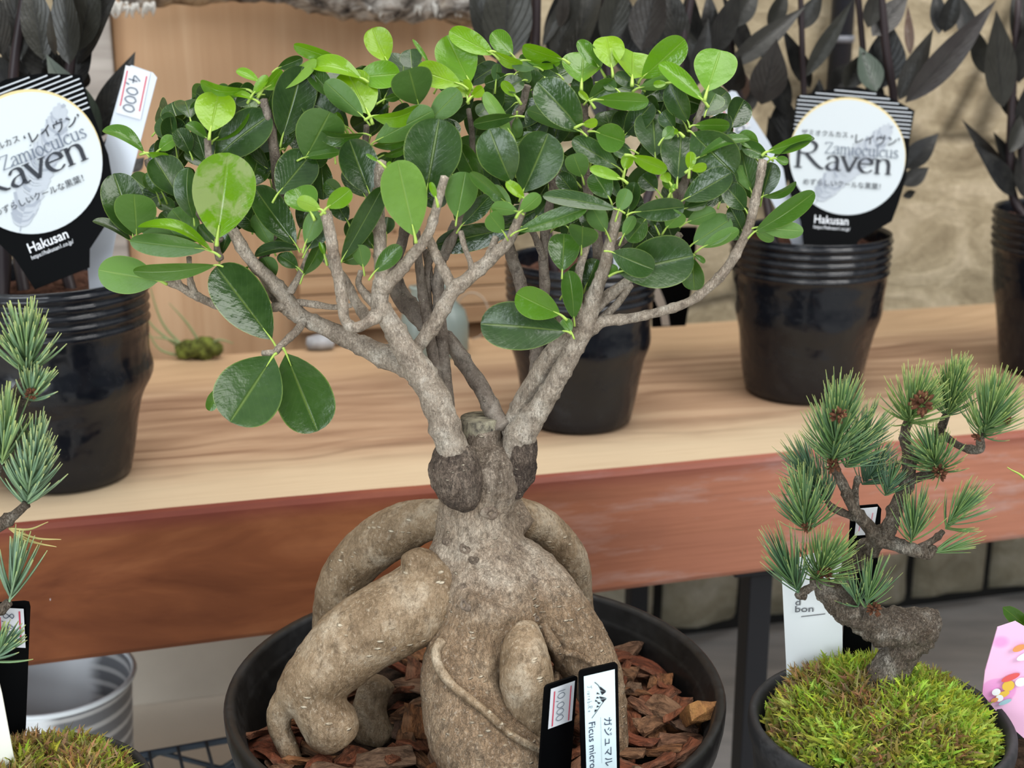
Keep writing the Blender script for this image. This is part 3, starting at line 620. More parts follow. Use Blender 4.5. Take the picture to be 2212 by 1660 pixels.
zz_plant('leftmost black-leaved plant in a black plastic pot, large printed tag in front', cL, .0735, .052, .166, 1.10,
    [[(-.02, .0), (20, 400, .02, .004), (30, 150, .02, .004), (60, -60, .02, .003)], [(.015, .01), (110, 420, .02, .004), (150, 150, .03, .004), (190, -60, .03, .003)], [(-.03, -.03), (8, 560, -.05, .006), (2, 480, -.04, .006), (-10, 300, -.02, .005)]],
    [(150, 140, 135, -60, 70, .5, .0), (170, 110, 205, -70, 66, .52, .02), (165, 140, 262, -30, 60, .22, .03), (95, 130, 62, -60, 66, .55, .01), (45, 130, 20, -70, 62, .45, .02), (5, 120, -30, -60, 60, .3, .02),
     (120, 120, 108, 20, 22, .6, -.02), (60, 160, 20, 60, 50, .2, .03), (20, 190, -30, 110, 60, .15, .03), (110, 170, 60, 70, 70, .25, .04), (190, 60, 240, -40, 50, .12, .04), (150, 190, 200, 90, 50, .2, .03),
     (212, 320, 100, 118, 85, .95, -.005, 10), (205, 300, 292, 112, 62, .0, .03), (215, 470, 262, 250, 60, .0, .04), (280, 372, 312, 340, 30, .1, .05), (70, 200, 30, 140, 80, .1, .05), (140, 200, 150, 100, 90, .05, .05), (20, 160, 60, 20, 60, .1, .06), (160, 60, 120, -60, 60, .08, .06)], .085, 3)
zz_plant('centre black-leaved plant in a dented black plastic pot directly behind the ficus', cM, .0655, .049, .150, 1.24,
    [[(-.02, .01), (1150, 300, .0, .004), (1156, 100, .0, .0045), (1160, -60, 0, .004)], [(.02, .01), (1320, 300, .01, .004), (1310, 90, .02, .004), (1300, -60, .02, .003)], [(.03, .0), (1440, 300, .0, .004), (1470, 120, .0, .004), (1500, -40, 0, .003)]],
    [(1090, 135, 1102, -110, 112, .55, -.02, 6), (1072, 130, 1012, -70, 60, .5, .0), (1172, 100, 1240, -40, 28, .6, -.01), (1195, 135, 1262, -70, 54, .42, .0), (1232, 135, 1310, -70, 66, .48, .01), (1310, 100, 1352, -70, 66, .55, .0), (1385, 110, 1425, -60, 80, .68, -.02),
     (1470, 120, 1440, -50, 60, .35, .0), (1500, 190, 1530, 40, 44, .3, .0), (1140, 100, 1150, -60, 40, .05, .03), (1210, 140, 1215, -40, 80, .0, .05), (1280, 140, 1270, -60, 80, .08, .05), (1350, 160, 1340, -40, 80, .05, .05), (1430, 180, 1410, -40, 90, .08, .05), (1490, 200, 1490, -40, 70, .0, .05),
     (1550, 190, 1545, 20, 60, .05, .06), (1540, 120, 1600, -30, 56, .25, .02), (1330, 280, 1290, 120, 80, .05, .04), (1420, 300, 1440, 150, 80, .05, .04), (1200, 280, 1180, 130, 80, .05, .04), (1110, 250, 1080, 110, 70, .05, .03), (1500, 330, 1490, 180, 80, .05, .04), (1210, 60, 1222, -40, 30, .65, -.01), (1520, 160, 1482, 60, 36, .5, .0), (1575, 200, 1600, 120, 60, .05, .05), (1250, 200, 1240, 60, 60, .02, .06)], .05, 11)
zz_plant('right black-leaved plant in a black plastic pot, printed tag and white price label in it', cR, .0742, .0565, HP, 1.33,
    [[(-.01, .0), (1738, 320, .0, .003), (1733, 110, .0, .0028), (1728, -50, 0, .0025)], [(.02, .01), (1925, 300, .0, .004), (1912, 90, .0, .004), (1900, -50, 0, .003)], [(.01, .02), (1880, 320, .02, .003), (1865, 120, .02, .003), (1850, -50, .02, .003)], [(-.03, .0), (1640, 360, .02, .004), (1580, 130, .02, .004), (1600, -40, .02, .003)]],
    [(1572, 146, 1740, 14, 50, .6, -.02, 10), (1645, 226, 1678, 84, 84, .68, -.02, 8), (1741, 165, 1842, 0, 38, .55, -.02), (1728, 64, 1778, -20, 42, .4, 0), (1893, 198, 1856, 100, 60, 1., -.01, 12), (1828, 192, 1868, 112, 52, .5, .0), (1800, 200, 1850, 130, 60, .3, .02), (1884, 78, 1964, -16, 56, .66, .0), (1875, 60, 1905, -40, 44, .6, .0),
     (1903, 192, 1922, 44, 88, .03, .01, 0), (1966, 118, 1961, 12, 22, .4, -.01, 0, 1.), (1955, 222, 2152, 0, 62, .72, -.03, 12), (1942, 216, 2016, 62, 46, .62, -.02), (2028, 74, 2022, -30, 36, .03, .02), (2040, 70, 2070, -30, 40, .1, .02),
     (1750, 190, 1690, 60, 40, .08, .02), (1700, 250, 1640, 90, 60, .05, .03), (1600, 225, 1580, 130, 56, .45, .03, 5, .8), (1620, 130, 1560, -10, 50, .25, .02), (1580, 60, 1640, -40, 50, .45, .0), (1660, 60, 1700, -30, 40, .5, .01), (1612, 250, 1600, 170, 60, .1, .03), (1700, 330, 1690, 200, 70, .05, .03), (1690, 420, 1660, 250, 60, .04, .03),
     (1955, 365, 2028, 288, 50, .06, .02), (1950, 400, 2007, 362, 40, .35, .02), (1950, 424, 1978, 414, 18, .1, .02), (1760, 300, 1770, 170, 60, .05, .04), (1870, 280, 1900, 160, 60, .05, .04), (1535, 110, 1530, -20, 46, .3, .03)], .03, 23)
zz_plant('far right black-leaved plant in a black plastic pot cut by the picture edge', cF, .074, .056, HP + .008, 1.38,
    [[(-.02, -.01), (2190, 430, .0, .0045), (2185, 250, .0, .004), (2200, 0, 0, .003)], [(.0, .0), (2215, 380, .0, .006), (2228, 200, .0, .005), (2240, 0, 0, .004)]],
    [(2167, 232, 2152, 22, 74, .58, -.02, 8), (2130, 160, 2098, 50, 46, .45, .0), (2192, 424, 2103, 312, 50, .03, -.01), (2188, 400, 2078, 258, 30, .3, .01), (2200, 385, 2146, 285, 44, .1, .01), (2206, 300, 2236, 150, 50, .2, .0), (2200, 180, 2230, 20, 50, .25, .0), (2210, 120, 2190, -40, 50, .4, .0), (2100, 100, 2068, -20, 40, .2, .02), (2180, 330, 2230, 220, 44, .5, -.01), (2215, 430, 2216, 300, 60, .3, -.01), (2195, 260, 2150, 150, 36, .15, .02), (2225, 60, 2215, -40, 60, .3, .02)], .02, 31)
# printed tags and price labels standing in those pots
raven_tag(PT(68, 351, 1.035), 22, .0535, 'large round-faced printed tag tilted in the left black pot', 0)
raven_tag(PT(1830, 339, 1.255), -4, .0527, 'round-faced printed tag upright in the right black pot', 0)
lab = card_px('price_label', 'bent white plastic price label reading 4,000 in the left black pot', 'price label', [(272, 146), (284, 141), (330, 157), (339, 168), (284, 380), (262, 440), (252, 500), (241, 560), (236, 650), (195, 650), (183, 500), (205, 440), (226, 382), (221, 332)], 1.062, WHITE, group='price labels')
fr = vframe(PY(288, 200, 1.0615), -106, .00035); m = MB(); poly(m, fr, [(-52, -27), (52, -27), (52, 27), (-52, 27)], 1); s = m.build('sticker', WHITE2, lab, False)
m = MB(); ribbon(m, fr, [(-42, 21), (35, 21)], 2.6, 2); ribbon(m, fr, [(-42, -21), (35, -21)], 2.6, 2); m.build('red_lines', RED, s, False)
m = MB(); handwrite(m, fr, '4,000', -38, -14, 24, 3, w=.1, gap=.78); m.build('price_writing', INKG, s, False)
lab = card_px('price_label', 'white price label leaning left in the right black pot behind the ficus leaves', 'price label', [(1530, 236), (1536, 228), (1580, 196), (1590, 198), (1660, 305), (1692, 365), (1698, 400), (1722, 450), (1742, 480), (1746, 530), (1712, 530), (1692, 482), (1652, 405), (1600, 322)], 1.258, WHITE, group='price labels')
fr = vframe(PY(1586, 250, 1.2575), -62, .00042); m = MB(); poly(m, fr, [(-36, -22), (36, -22), (36, 22), (-36, 22)], 1); s = m.build('sticker', WHITE2, lab, False)
m = MB(); ribbon(m, fr, [(-30, 17), (28, 17)], 2.6, 2); ribbon(m, fr, [(-30, -16), (28, -16)], 2.6, 2); m.build('red_lines', RED, s, False)
m = MB(); handwrite(m, fr, '4,000', -28, -10, 19, 3, w=.12); m.build('price_writing', INKG, s, False)
card_px('price_label', 'small white label tip showing between ficus leaves in the centre pot', 'price label', [(1340, 512), (1362, 530), (1352, 640), (1322, 640), (1326, 530)], 1.18, WHITE, group='price labels')
t = card_px('plant_card', 'black card standing behind the centre black pot with a pale curled strip', 'plant tag', [(1405, 490), (1506, 490), (1500, 590), (1490, 650), (1481, 704), (1408, 708)], 1.40, BLACKC)
card_px('pale_strip', None, None, [(1414, 618), (1422, 617), (1434, 645), (1442, 668), (1447, 704), (1430, 704), (1426, 675), (1413, 645)], 1.392, plain('pale_strip', (.55, .50, .44), .4), parent=t)
# ------------------------------------------------------------------ the ficus bonsai
Y0 = .754; PC = Vector((-.0218, Y0, .438)); SOILZ = .398
fic = thing('ficus_bonsai', 'ficus bonsai with swollen tan roots and glossy green crown in wide black pot', 'bonsai', Vector((PC.x, PC.y, RZ)))
m = MB(); R0, z0, z1 = .15, RZ + .003, PC.z
lathe(m, [(.0001, z0), (.108, z0), (.112, z0 + .004), (.1415, z1 - .026), (.1425, z1 - .024), (.1475, z1 - .022), (.1495, z1 - .012), (.15, z1 - .003), (.149, z1 - .0005), (.1475, z1), (.1445, z1 - .0005), (.143, z1 - .003), (.1405, z1 - .012), (.1395, z1 - .0135), (.138, z1 - .016), (.132, SOILZ - .02)], (PC.x, PC.y, 0), 96)
m.build('pot', POTB, fic)
m = MB(); n = 56; vs = [(PC.x, PC.y, SOILZ)] + [(PC.x + .137 * k / 6 * math.cos(2 * PI * i / n), PC.y + .137 * k / 6 * math.sin(2 * PI * i / n), SOILZ + .006 * mnoise.noise(Vector((i * .5, k * 1.3, 0)))) for k in range(1, 7) for i in range(n)]
m.add(vs, [(0, 1 + i, 1 + (i + 1) % n) for i in range(n)] + [(1 + k * n + i, 1 + (k + 1) * n + i, 1 + (k + 1) * n + (i + 1) % n, 1 + k * n + (i + 1) % n) for k in range(5) for i in range(n)]); m.build('soil', SOIL, fic)
def TP(rows, y0=0.):
    out = []
    for px, py, y, r in rows: p = PY(px, py, y + y0); out.append((p.x, p.y, p.z, r * (p - EYE).dot(FW) / F))
    return out
def blob(name, tubes, mat, vox=.0016, smooth=6, disp=.0, size=.012, rough=.05, seg=28, parent=None):
    m = MB()
    for rows in tubes: tube(m, TP(rows), 6, seg, rough, 28)
    o = m.build(name, mat, None, True, False); remesh(o, vox, smooth, disp, size)
    if parent is not None: setpar(o, parent)
    return o
TR = [[(1042, 955, .757, 66), (1043, 985, .757, 88), (1043, 1025, .756, 96), (1034, 1065, .755, 84), (1027, 1092, .755, 79), (1030, 1160, .754, 92), (1042, 1225, .748, 104), (1062, 1290, .738, 112), (1075, 1350, .733, 104), (1085, 1420, .735, 90)],
      [(1060, 1290, .728, 100), (1025, 1370, .722, 82), (997, 1440, .714, 86), (1000, 1510, .706, 92), (1035, 1590, .696, 108), (1090, 1660, .688, 110), (1150, 1740, .685, 100)],
      [(1085, 1200, .752, 60), (1130, 1240, .748, 72), (1182, 1300, .740, 74), (1240, 1380, .734, 68), (1285, 1460, .728, 60), (1312, 1550, .722, 44), (1322, 1630, .718, 34), (1326, 1700, .716, 30)],
      [(990, 1190, .748, 62), (960, 1225, .742, 50)], [(1080, 1100, .772, 50), (1120, 1150, .768, 45)]]
blob('trunk', TR, TRUNKM, disp=.0022, size=.006, parent=fic)
m = MB(); tube(m, TP([(1039, 924, .757, 45), (1040, 945, .757, 46), (1042, 985, .757, 50), (1040, 1030, .757, 48)]), 5, 30, .08, 70); o = m.build('pruned_stump', TRUNKM, fic)
# the pale saw cut on the stump
q = PY(1037, 925, .757); m = MB(); n = 28
vs = [(q.x, q.y, q.z + .0072)] + [(q.x + .0112 * k / 3 * math.cos(2 * PI * i / n), q.y + .0112 * k / 3 * math.sin(2 * PI * i / n), q.z + .0066 + (.0002 * (3 - k))) for k in range(1, 4) for i in range(n)] + [(q.x + .0116 * math.cos(2 * PI * i / n), q.y + .0116 * math.sin(2 * PI * i / n), q.z - .006) for i in range(n)]
m.add(vs, [(0, 1 + i, 1 + (i + 1) % n) for i in range(n)] + [(1 + k * n + i, 1 + (k + 1) * n + i, 1 + (k + 1) * n + (i + 1) % n, 1 + k * n + (i + 1) % n) for k in range(3) for i in range(n)])
N = NT('grey_saw_cut', .8, .2); ob = N.coord('Object'); N.base(N.ramp(N.noise(N.coord('Object', (1, 3, 1)), 130, 5, .7), [(.36, (.05, .045, .04)), (.5, (.22, .20, .15)), (.66, (.36, .34, .25))])); m.build('cut_face', N.m, fic)
blob('graft_scar', [[(985, 962, .738, 40), (982, 1000, .735, 53), (990, 1040, .733, 55), (1002, 1075, .733, 42), (1008, 1095, .735, 22)]], CALLUSM, .0015, 4, .004, .007, .1, 24, fic)
blob('graft_scar', [[(1128, 950, .748, 30), (1128, 985, .747, 33), (1122, 1030, .747, 32), (1110, 1070, .748, 20)]], CALLUSM, .0015, 4, .004, .007, .1, 24, fic)
ROOTS = [('left forward root', [[(958, 1262, .742, 74), (930, 1280, .736, 84), (870, 1325, .728, 89), (777, 1378, .722, 86), (720, 1430, .718, 78), (668, 1481, .716, 66), (630, 1515, .716, 48)],
           [(668, 1490, .714, 55), (695, 1540, .710, 58), (716, 1573, .708, 62), (735, 1600, .708, 50)], [(640, 1500, .716, 44), (606, 1535, .714, 30), (606, 1580, .712, 25), (628, 1630, .708, 22), (650, 1690, .704, 16)], [(880, 1228, .728, 30), (905, 1215, .732, 34), (935, 1225, .736, 30)]]),
         ('back', [[(820, 1470, .770, 40), (800, 1520, .765, 38), (800, 1570, .760, 46), (830, 1600, .758, 40)]]),
         ('left arch', [[(985, 1122, .772, 44), (925, 1124, .782, 46), (870, 1140, .790, 55), (810, 1178, .797, 57), (745, 1246, .803, 53), (722, 1322, .806, 48), (722, 1420, .806, 46), (730, 1520, .80, 44)]]),
         ('right arch', [[(1070, 1115, .770, 40), (1120, 1117, .778, 43), (1178, 1145, .788, 42), (1228, 1208, .795, 42), (1243, 1285, .798, 38), (1248, 1370, .798, 37), (1250, 1480, .794, 36)]]),
         ('bulb', [[(1128, 1352, .716, 34), (1132, 1410, .704, 53), (1138, 1475, .699, 60), (1146, 1540, .696, 52), (1155, 1590, .694, 34), (1160, 1610, .694, 20)]])]
for nm, tb in ROOTS: blob('root', tb, ROOTM, disp=.0012, size=.006, parent=fic, rough=.06)
# knots on the trunk
KNOTM = m_bark('knot_bark', (.10, .075, .055), (.24, .185, .14), (.40, .34, .27), 2., spots=0, dark=.35)
from mathutils.bvhtree import BVHTree
def bvh(objs):
    V, P = [], []
    for o in objs:
        k = len(V); V += [v.co.copy() for v in o.data.vertices]; P += [tuple(i + k for i in p.vertices) for p in o.data.polygons]
    return BVHTree.FromPolygons(V, P)
TB = bvh([o for o in fic.children if o.name.startswith(('trunk', 'root'))])
def knot(px, py, rr):
    h, n, _, d = TB.ray_cast(EYE, ray(px, py).normalized())
    if h is None: return
    k = rr * d / F; o1 = n.orthogonal().normalized(); o2 = n.cross(o1); m = MB(); vs = []; prof = ((.02, -.02), (.3, -.02), (.5, .14), (.72, .26), (.95, .14), (1.25, -.25)); sg = 16
    for q, hh in prof:
        for i in range(sg):
            a = 2 * PI * i / sg; w = 1 + .16 * math.sin(2 * a + px) + .1 * math.sin(3 * a + py); vs.append(h + (o1 * math.cos(a) + o2 * math.sin(a)) * (k * q * w) + n * (hh * k))
    m.add(vs, [(j * sg + i, j * sg + (i + 1) % sg, (j + 1) * sg + (i + 1) % sg, (j + 1) * sg + i) for j in range(5) for i in range(sg)]); m.build('bark_knot', KNOTM, fic)
for px, py, rr in ((1060, 1110, 17), (1003, 1188, 11), (965, 1172, 9), (1022, 1210, 9), (1093, 1208, 9), (1003, 1308, 12), (1000, 1268, 8), (1155, 1252, 8), (1160, 1338, 7), (913, 1180, 13), (930, 1172, 10), (1115, 1180, 9), (850, 1402, 6)): knot(px, py, rr)
def snapped(rows, lift=.5):
    out = []
    for px, py, y, r_ in rows:
        h, n, _, d = TB.ray_cast(EYE, ray(px, py).normalized())
        p = PY(px, py, y); k = r_ * d / F if h else r_ * .00026
        if h is not None: p = h + n * (k * lift)
        out.append((*p, k))
    return out
m = MB(); tube(m, snapped([(958, 1384, .706, 11), (945, 1412, .700, 11), (952, 1442, .694, 10), (975, 1478, .686, 10), (1010, 1510, .678, 10), (1055, 1545, .670, 9), (1100, 1588, .662, 8), (1150, 1616, .657, 7), (1188, 1636, .656, 6)]), 6, 12, .15, 90); m.build('aerial_root', ROOTM, fic)
m = MB(); tube(m, snapped([(1168, 1348, .706, 11), (1188, 1378, .703, 14), (1210, 1412, .701, 13), (1206, 1450, .70, 8), (1200, 1490, .70, 6)]), 6, 12, .15, 90); tube(m, snapped([(1208, 1410, .701, 10), (1240, 1412, .70, 8), (1278, 1434, .70, 5)]), 6, 12, .2, 90); m.build('aerial_root', TRUNKM, fic)
# branches: rows (px, py, depth cm, radius px)
BR = {
 'a': (1, [[(985, 1010, -2, 31), (975, 965, -2, 33), (943, 872, -2.2, 32), (910, 806, -2.2, 30), (872, 748, -2.2, 25), (848, 705, -2.2, 22), (822, 662, -2.4, 20), (822, 626, -2.5, 18), (826, 596, -2.5, 17), (822, 545, -2.3, 14), (818, 470, -2, 13), (820, 400, -1.8, 12), (823, 348, -1.8, 11)],
       [(824, 628, -2.6, 15), (850, 600, -2.8, 14), (895, 548, -3, 12), (925, 505, -3.2, 11), (938, 465, -3.2, 10), (950, 420, -3.2, 9), (961, 382, -3.2, 9)], [(818, 660, -2.3, 12), (800, 648, -2.2, 10), (775, 615, -2, 7), (780, 585, -2, 5)]]),
 'b': (1, [[(822, 672, -2.4, 19), (800, 692, -3, 13), (768, 708, -3.3, 11), (745, 690, -3.4, 11), (738, 640, -3.4, 12), (726, 575, -3.4, 12), (714, 510, -3.4, 12), (704, 458, -3.4, 11)], [(795, 690, -1.5, 14), (770, 655, -.5, 11), (745, 605, 0, 10), (715, 570, .5, 9), (690, 548, .8, 9)]]),
 'c': (1, [[(905, 812, -1.6, 22), (868, 788, -1, 24), (823, 766, -.6, 24), (770, 742, 0, 20), (700, 708, .3, 17), (660, 690, .3, 17), (630, 665, .2, 20), (608, 632, 0, 17), (580, 600, -.3, 14), (552, 575, -.5, 13), (520, 530, -.8, 13), (503, 498, -.8, 12)],
       [(645, 690, .2, 12), (622, 672, .6, 11), (600, 655, .6, 10), (575, 610, .6, 9), (560, 585, .6, 8)], [(626, 655, .2, 9), (650, 654, .2, 8), (680, 658, .2, 7), (720, 664, .4, 6), (760, 660, .5, 5)], [(655, 690, 0, 10), (646, 710, -.4, 9), (625, 730, -1, 8), (604, 750, -1.4, 8), (592, 762, -1.5, 7), (566, 763, -1.5, 6)],
       [(615, 660, -.2, 10), (560, 668, 0, 9), (480, 662, 0, 9), (450, 652, 0, 9), (421, 638, 0, 9), (385, 618, 0, 9), (362, 608, 0, 8), (345, 588, 0, 6)], [(422, 638, 0, 8), (412, 610, -.1, 7), (410, 580, -.2, 6), (408, 555, -.2, 5)], [(390, 620, 0, 7), (378, 595, 0, 6), (368, 580, 0, 4)], [(628, 630, 0, 9), (650, 590, -.3, 7), (662, 560, -.4, 6), (660, 535, -.4, 5)]]),
 'd': (1, [[(885, 770, -1.5, 17), (905, 745, -1.6, 15), (934, 706, -1.8, 16), (958, 665, -2, 16), (978, 630, -2, 16), (1008, 605, -2, 15), (1040, 577, -2, 15), (1075, 545, -2.2, 13), (1100, 520, -2.4, 11), (1120, 475, -2.6, 10), (1140, 420, -2.6, 9)], [(980, 628, -1.8, 12), (962, 590, -1.5, 11), (940, 548, -1.5, 10), (925, 512, -1.3, 9)], [(1040, 577, -2, 10), (1058, 548, -1.8, 9), (1072, 512, -1.6, 8)], [(1022, 592, -2, 7), (1016, 566, -2, 6), (1004, 535, -2, 6), (995, 500, -2, 6)]]),
 'e': (0, [[(958, 905, -1.8, 14), (952, 860, -1.3, 14), (940, 790, -.3, 12), (928, 722, 0, 11), (914, 640, .3, 10), (905, 570, .3, 9), (900, 500, .2, 8)], [(966, 915, -1.6, 14), (964, 860, -.9, 16), (956, 770, .2, 14), (952, 700, .4, 13), (947, 630, .6, 12), (950, 580, .8, 11), (965, 530, 1, 10), (985, 480, 1, 9)], [(928, 730, .3, 9), (925, 660, .6, 9), (922, 590, .8, 8), (935, 540, 1, 7)], [(948, 640, .8, 10), (930, 600, 1, 8), (920, 540, 1.2, 8)]]),
 'f': (0, [[(1085, 925, 0, 20), (1068, 895, .4, 19), (1045, 848, .8, 18), (1010, 795, 1.2, 17), (980, 750, 1.6, 17), (930, 708, 2, 20), (890, 668, 2.2, 20), (862, 632, 2.4, 19), (850, 580, 2.6, 14), (870, 520, 3, 11), (880, 440, 3, 9)]]),
 'g': (1, [[(1112, 985, -.4, 30), (1125, 942, -.6, 32), (1148, 905, -.8, 27), (1178, 862, -1, 23), (1215, 800, -1.2, 21), (1240, 752, -1.3, 21), (1258, 710, -1.4, 24), (1272, 672, -1.5, 21), (1290, 620, -1.8, 15), (1305, 580, -2, 13), (1316, 530, -2.2, 12), (1328, 488, -2.4, 11), (1336, 450, -2.4, 10)],
       [(1105, 950, .2, 20), (1112, 905, .2, 20), (1145, 842, 0, 20), (1188, 772, -.4, 20), (1232, 728, -.8, 20), (1258, 690, -1, 18)],
       [(1256, 680, -1.5, 14), (1244, 635, -1.6, 12), (1252, 580, -1.7, 9), (1266, 535, -1.8, 8), (1272, 505, -1.8, 7)], [(1282, 668, -1.2, 14), (1320, 635, -1, 12), (1358, 606, -.8, 10), (1400, 565, -.6, 9), (1440, 545, -.6, 8), (1470, 505, -.6, 7)], [(1290, 700, -1.2, 10), (1330, 660, -1, 8), (1365, 615, -1, 6)], [(1232, 722, -1.6, 8), (1210, 690, -1.8, 6), (1190, 665, -1.6, 5)]]),
 'h': (1, [[(1270, 712, -1.2, 17), (1305, 694, -1.4, 13), (1350, 689, -1.6, 11), (1400, 680, -1.8, 10), (1445, 668, -2, 10), (1493, 650, -2, 10), (1538, 615, -2, 10), (1576, 572, -2, 10), (1600, 528, -2, 10), (1618, 490, -2, 10), (1630, 440, -2, 10), (1640, 395, -2, 9), (1648, 346, -2, 9)]]),
 'i': (0, [[(1150, 860, .6, 16), (1160, 760, 1.4, 15), (1135, 660, 2, 14), (1118, 590, 2.2, 13), (1098, 530, 2.4, 12), (1090, 440, 2.6, 9)], [(1160, 740, 1.4, 12), (1176, 640, 1.8, 11), (1174, 540, 2, 10), (1188, 440, 2, 9), (1205, 350, 2, 8)], [(1175, 560, 1.8, 8), (1155, 510, 1.6, 7), (1140, 485, 1.6, 6)]]),
 'j': (0, [[(1260, 690, 0, 16), (1290, 600, 1, 13), (1290, 520, 1.5, 11), (1265, 380, 1.5, 9), (1262, 225, 1, 8)], [(1290, 560, 1.2, 9), (1400, 480, 1.6, 8), (1475, 400, 1, 8), (1490, 350, .4, 8), (1500, 280, 0, 7), (1515, 235, -.2, 6), (1520, 215, -.2, 5)], [(1290, 480, 1.6, 8), (1180, 380, 2, 8), (1110, 280, 2, 8), (1128, 230, 1.8, 8), (1138, 185, 1.6, 8)], [(1476, 420, .6, 9), (1470, 440, .6, 8), (1480, 390, .2, 8), (1484, 365, 0, 8)]]),
 'k': (0, [[(818, 500, -1.6, 10), (800, 420, -.5, 9), (790, 320, 0, 7), (792, 270, 0, 6)], [(560, 580, .2, 9), (600, 480, .8, 10), (598, 380, .6, 11), (585, 280, .4, 10), (568, 215, .2, 9)], [(510, 510, -.6, 10), (470, 420, -.4, 9), (452, 345, -.6, 8), (448, 300, -.6, 7)], [(480, 520, -.6, 9), (400, 430, .2, 7), (330, 370, .2, 6), (316, 345, .2, 5)], [(960, 560, .6, 8), (1015, 420, 1, 7), (1020, 300, .6, 6), (1012, 235, .4, 5)], [(475, 560, -.8, 8), (470, 545, -1, 7), (468, 525, -1.2, 6)]])}
bobj = {}; bpts = []
for k, (lit, tubes) in BR.items():
    m = MB()
    for rows in tubes:
        tp = TP([(a, b, Y0 + c_ / 100, r_ * 1.04) for a, b, c_, r_ in rows]); tube(m, tp, 8, 14, .13, 130, True, None, .14)
        for a, b, c_, r_ in rows: bpts.append((a, b, k))
    bobj[k] = m.build('branch', TWIGM if lit else TWIGD, fic)
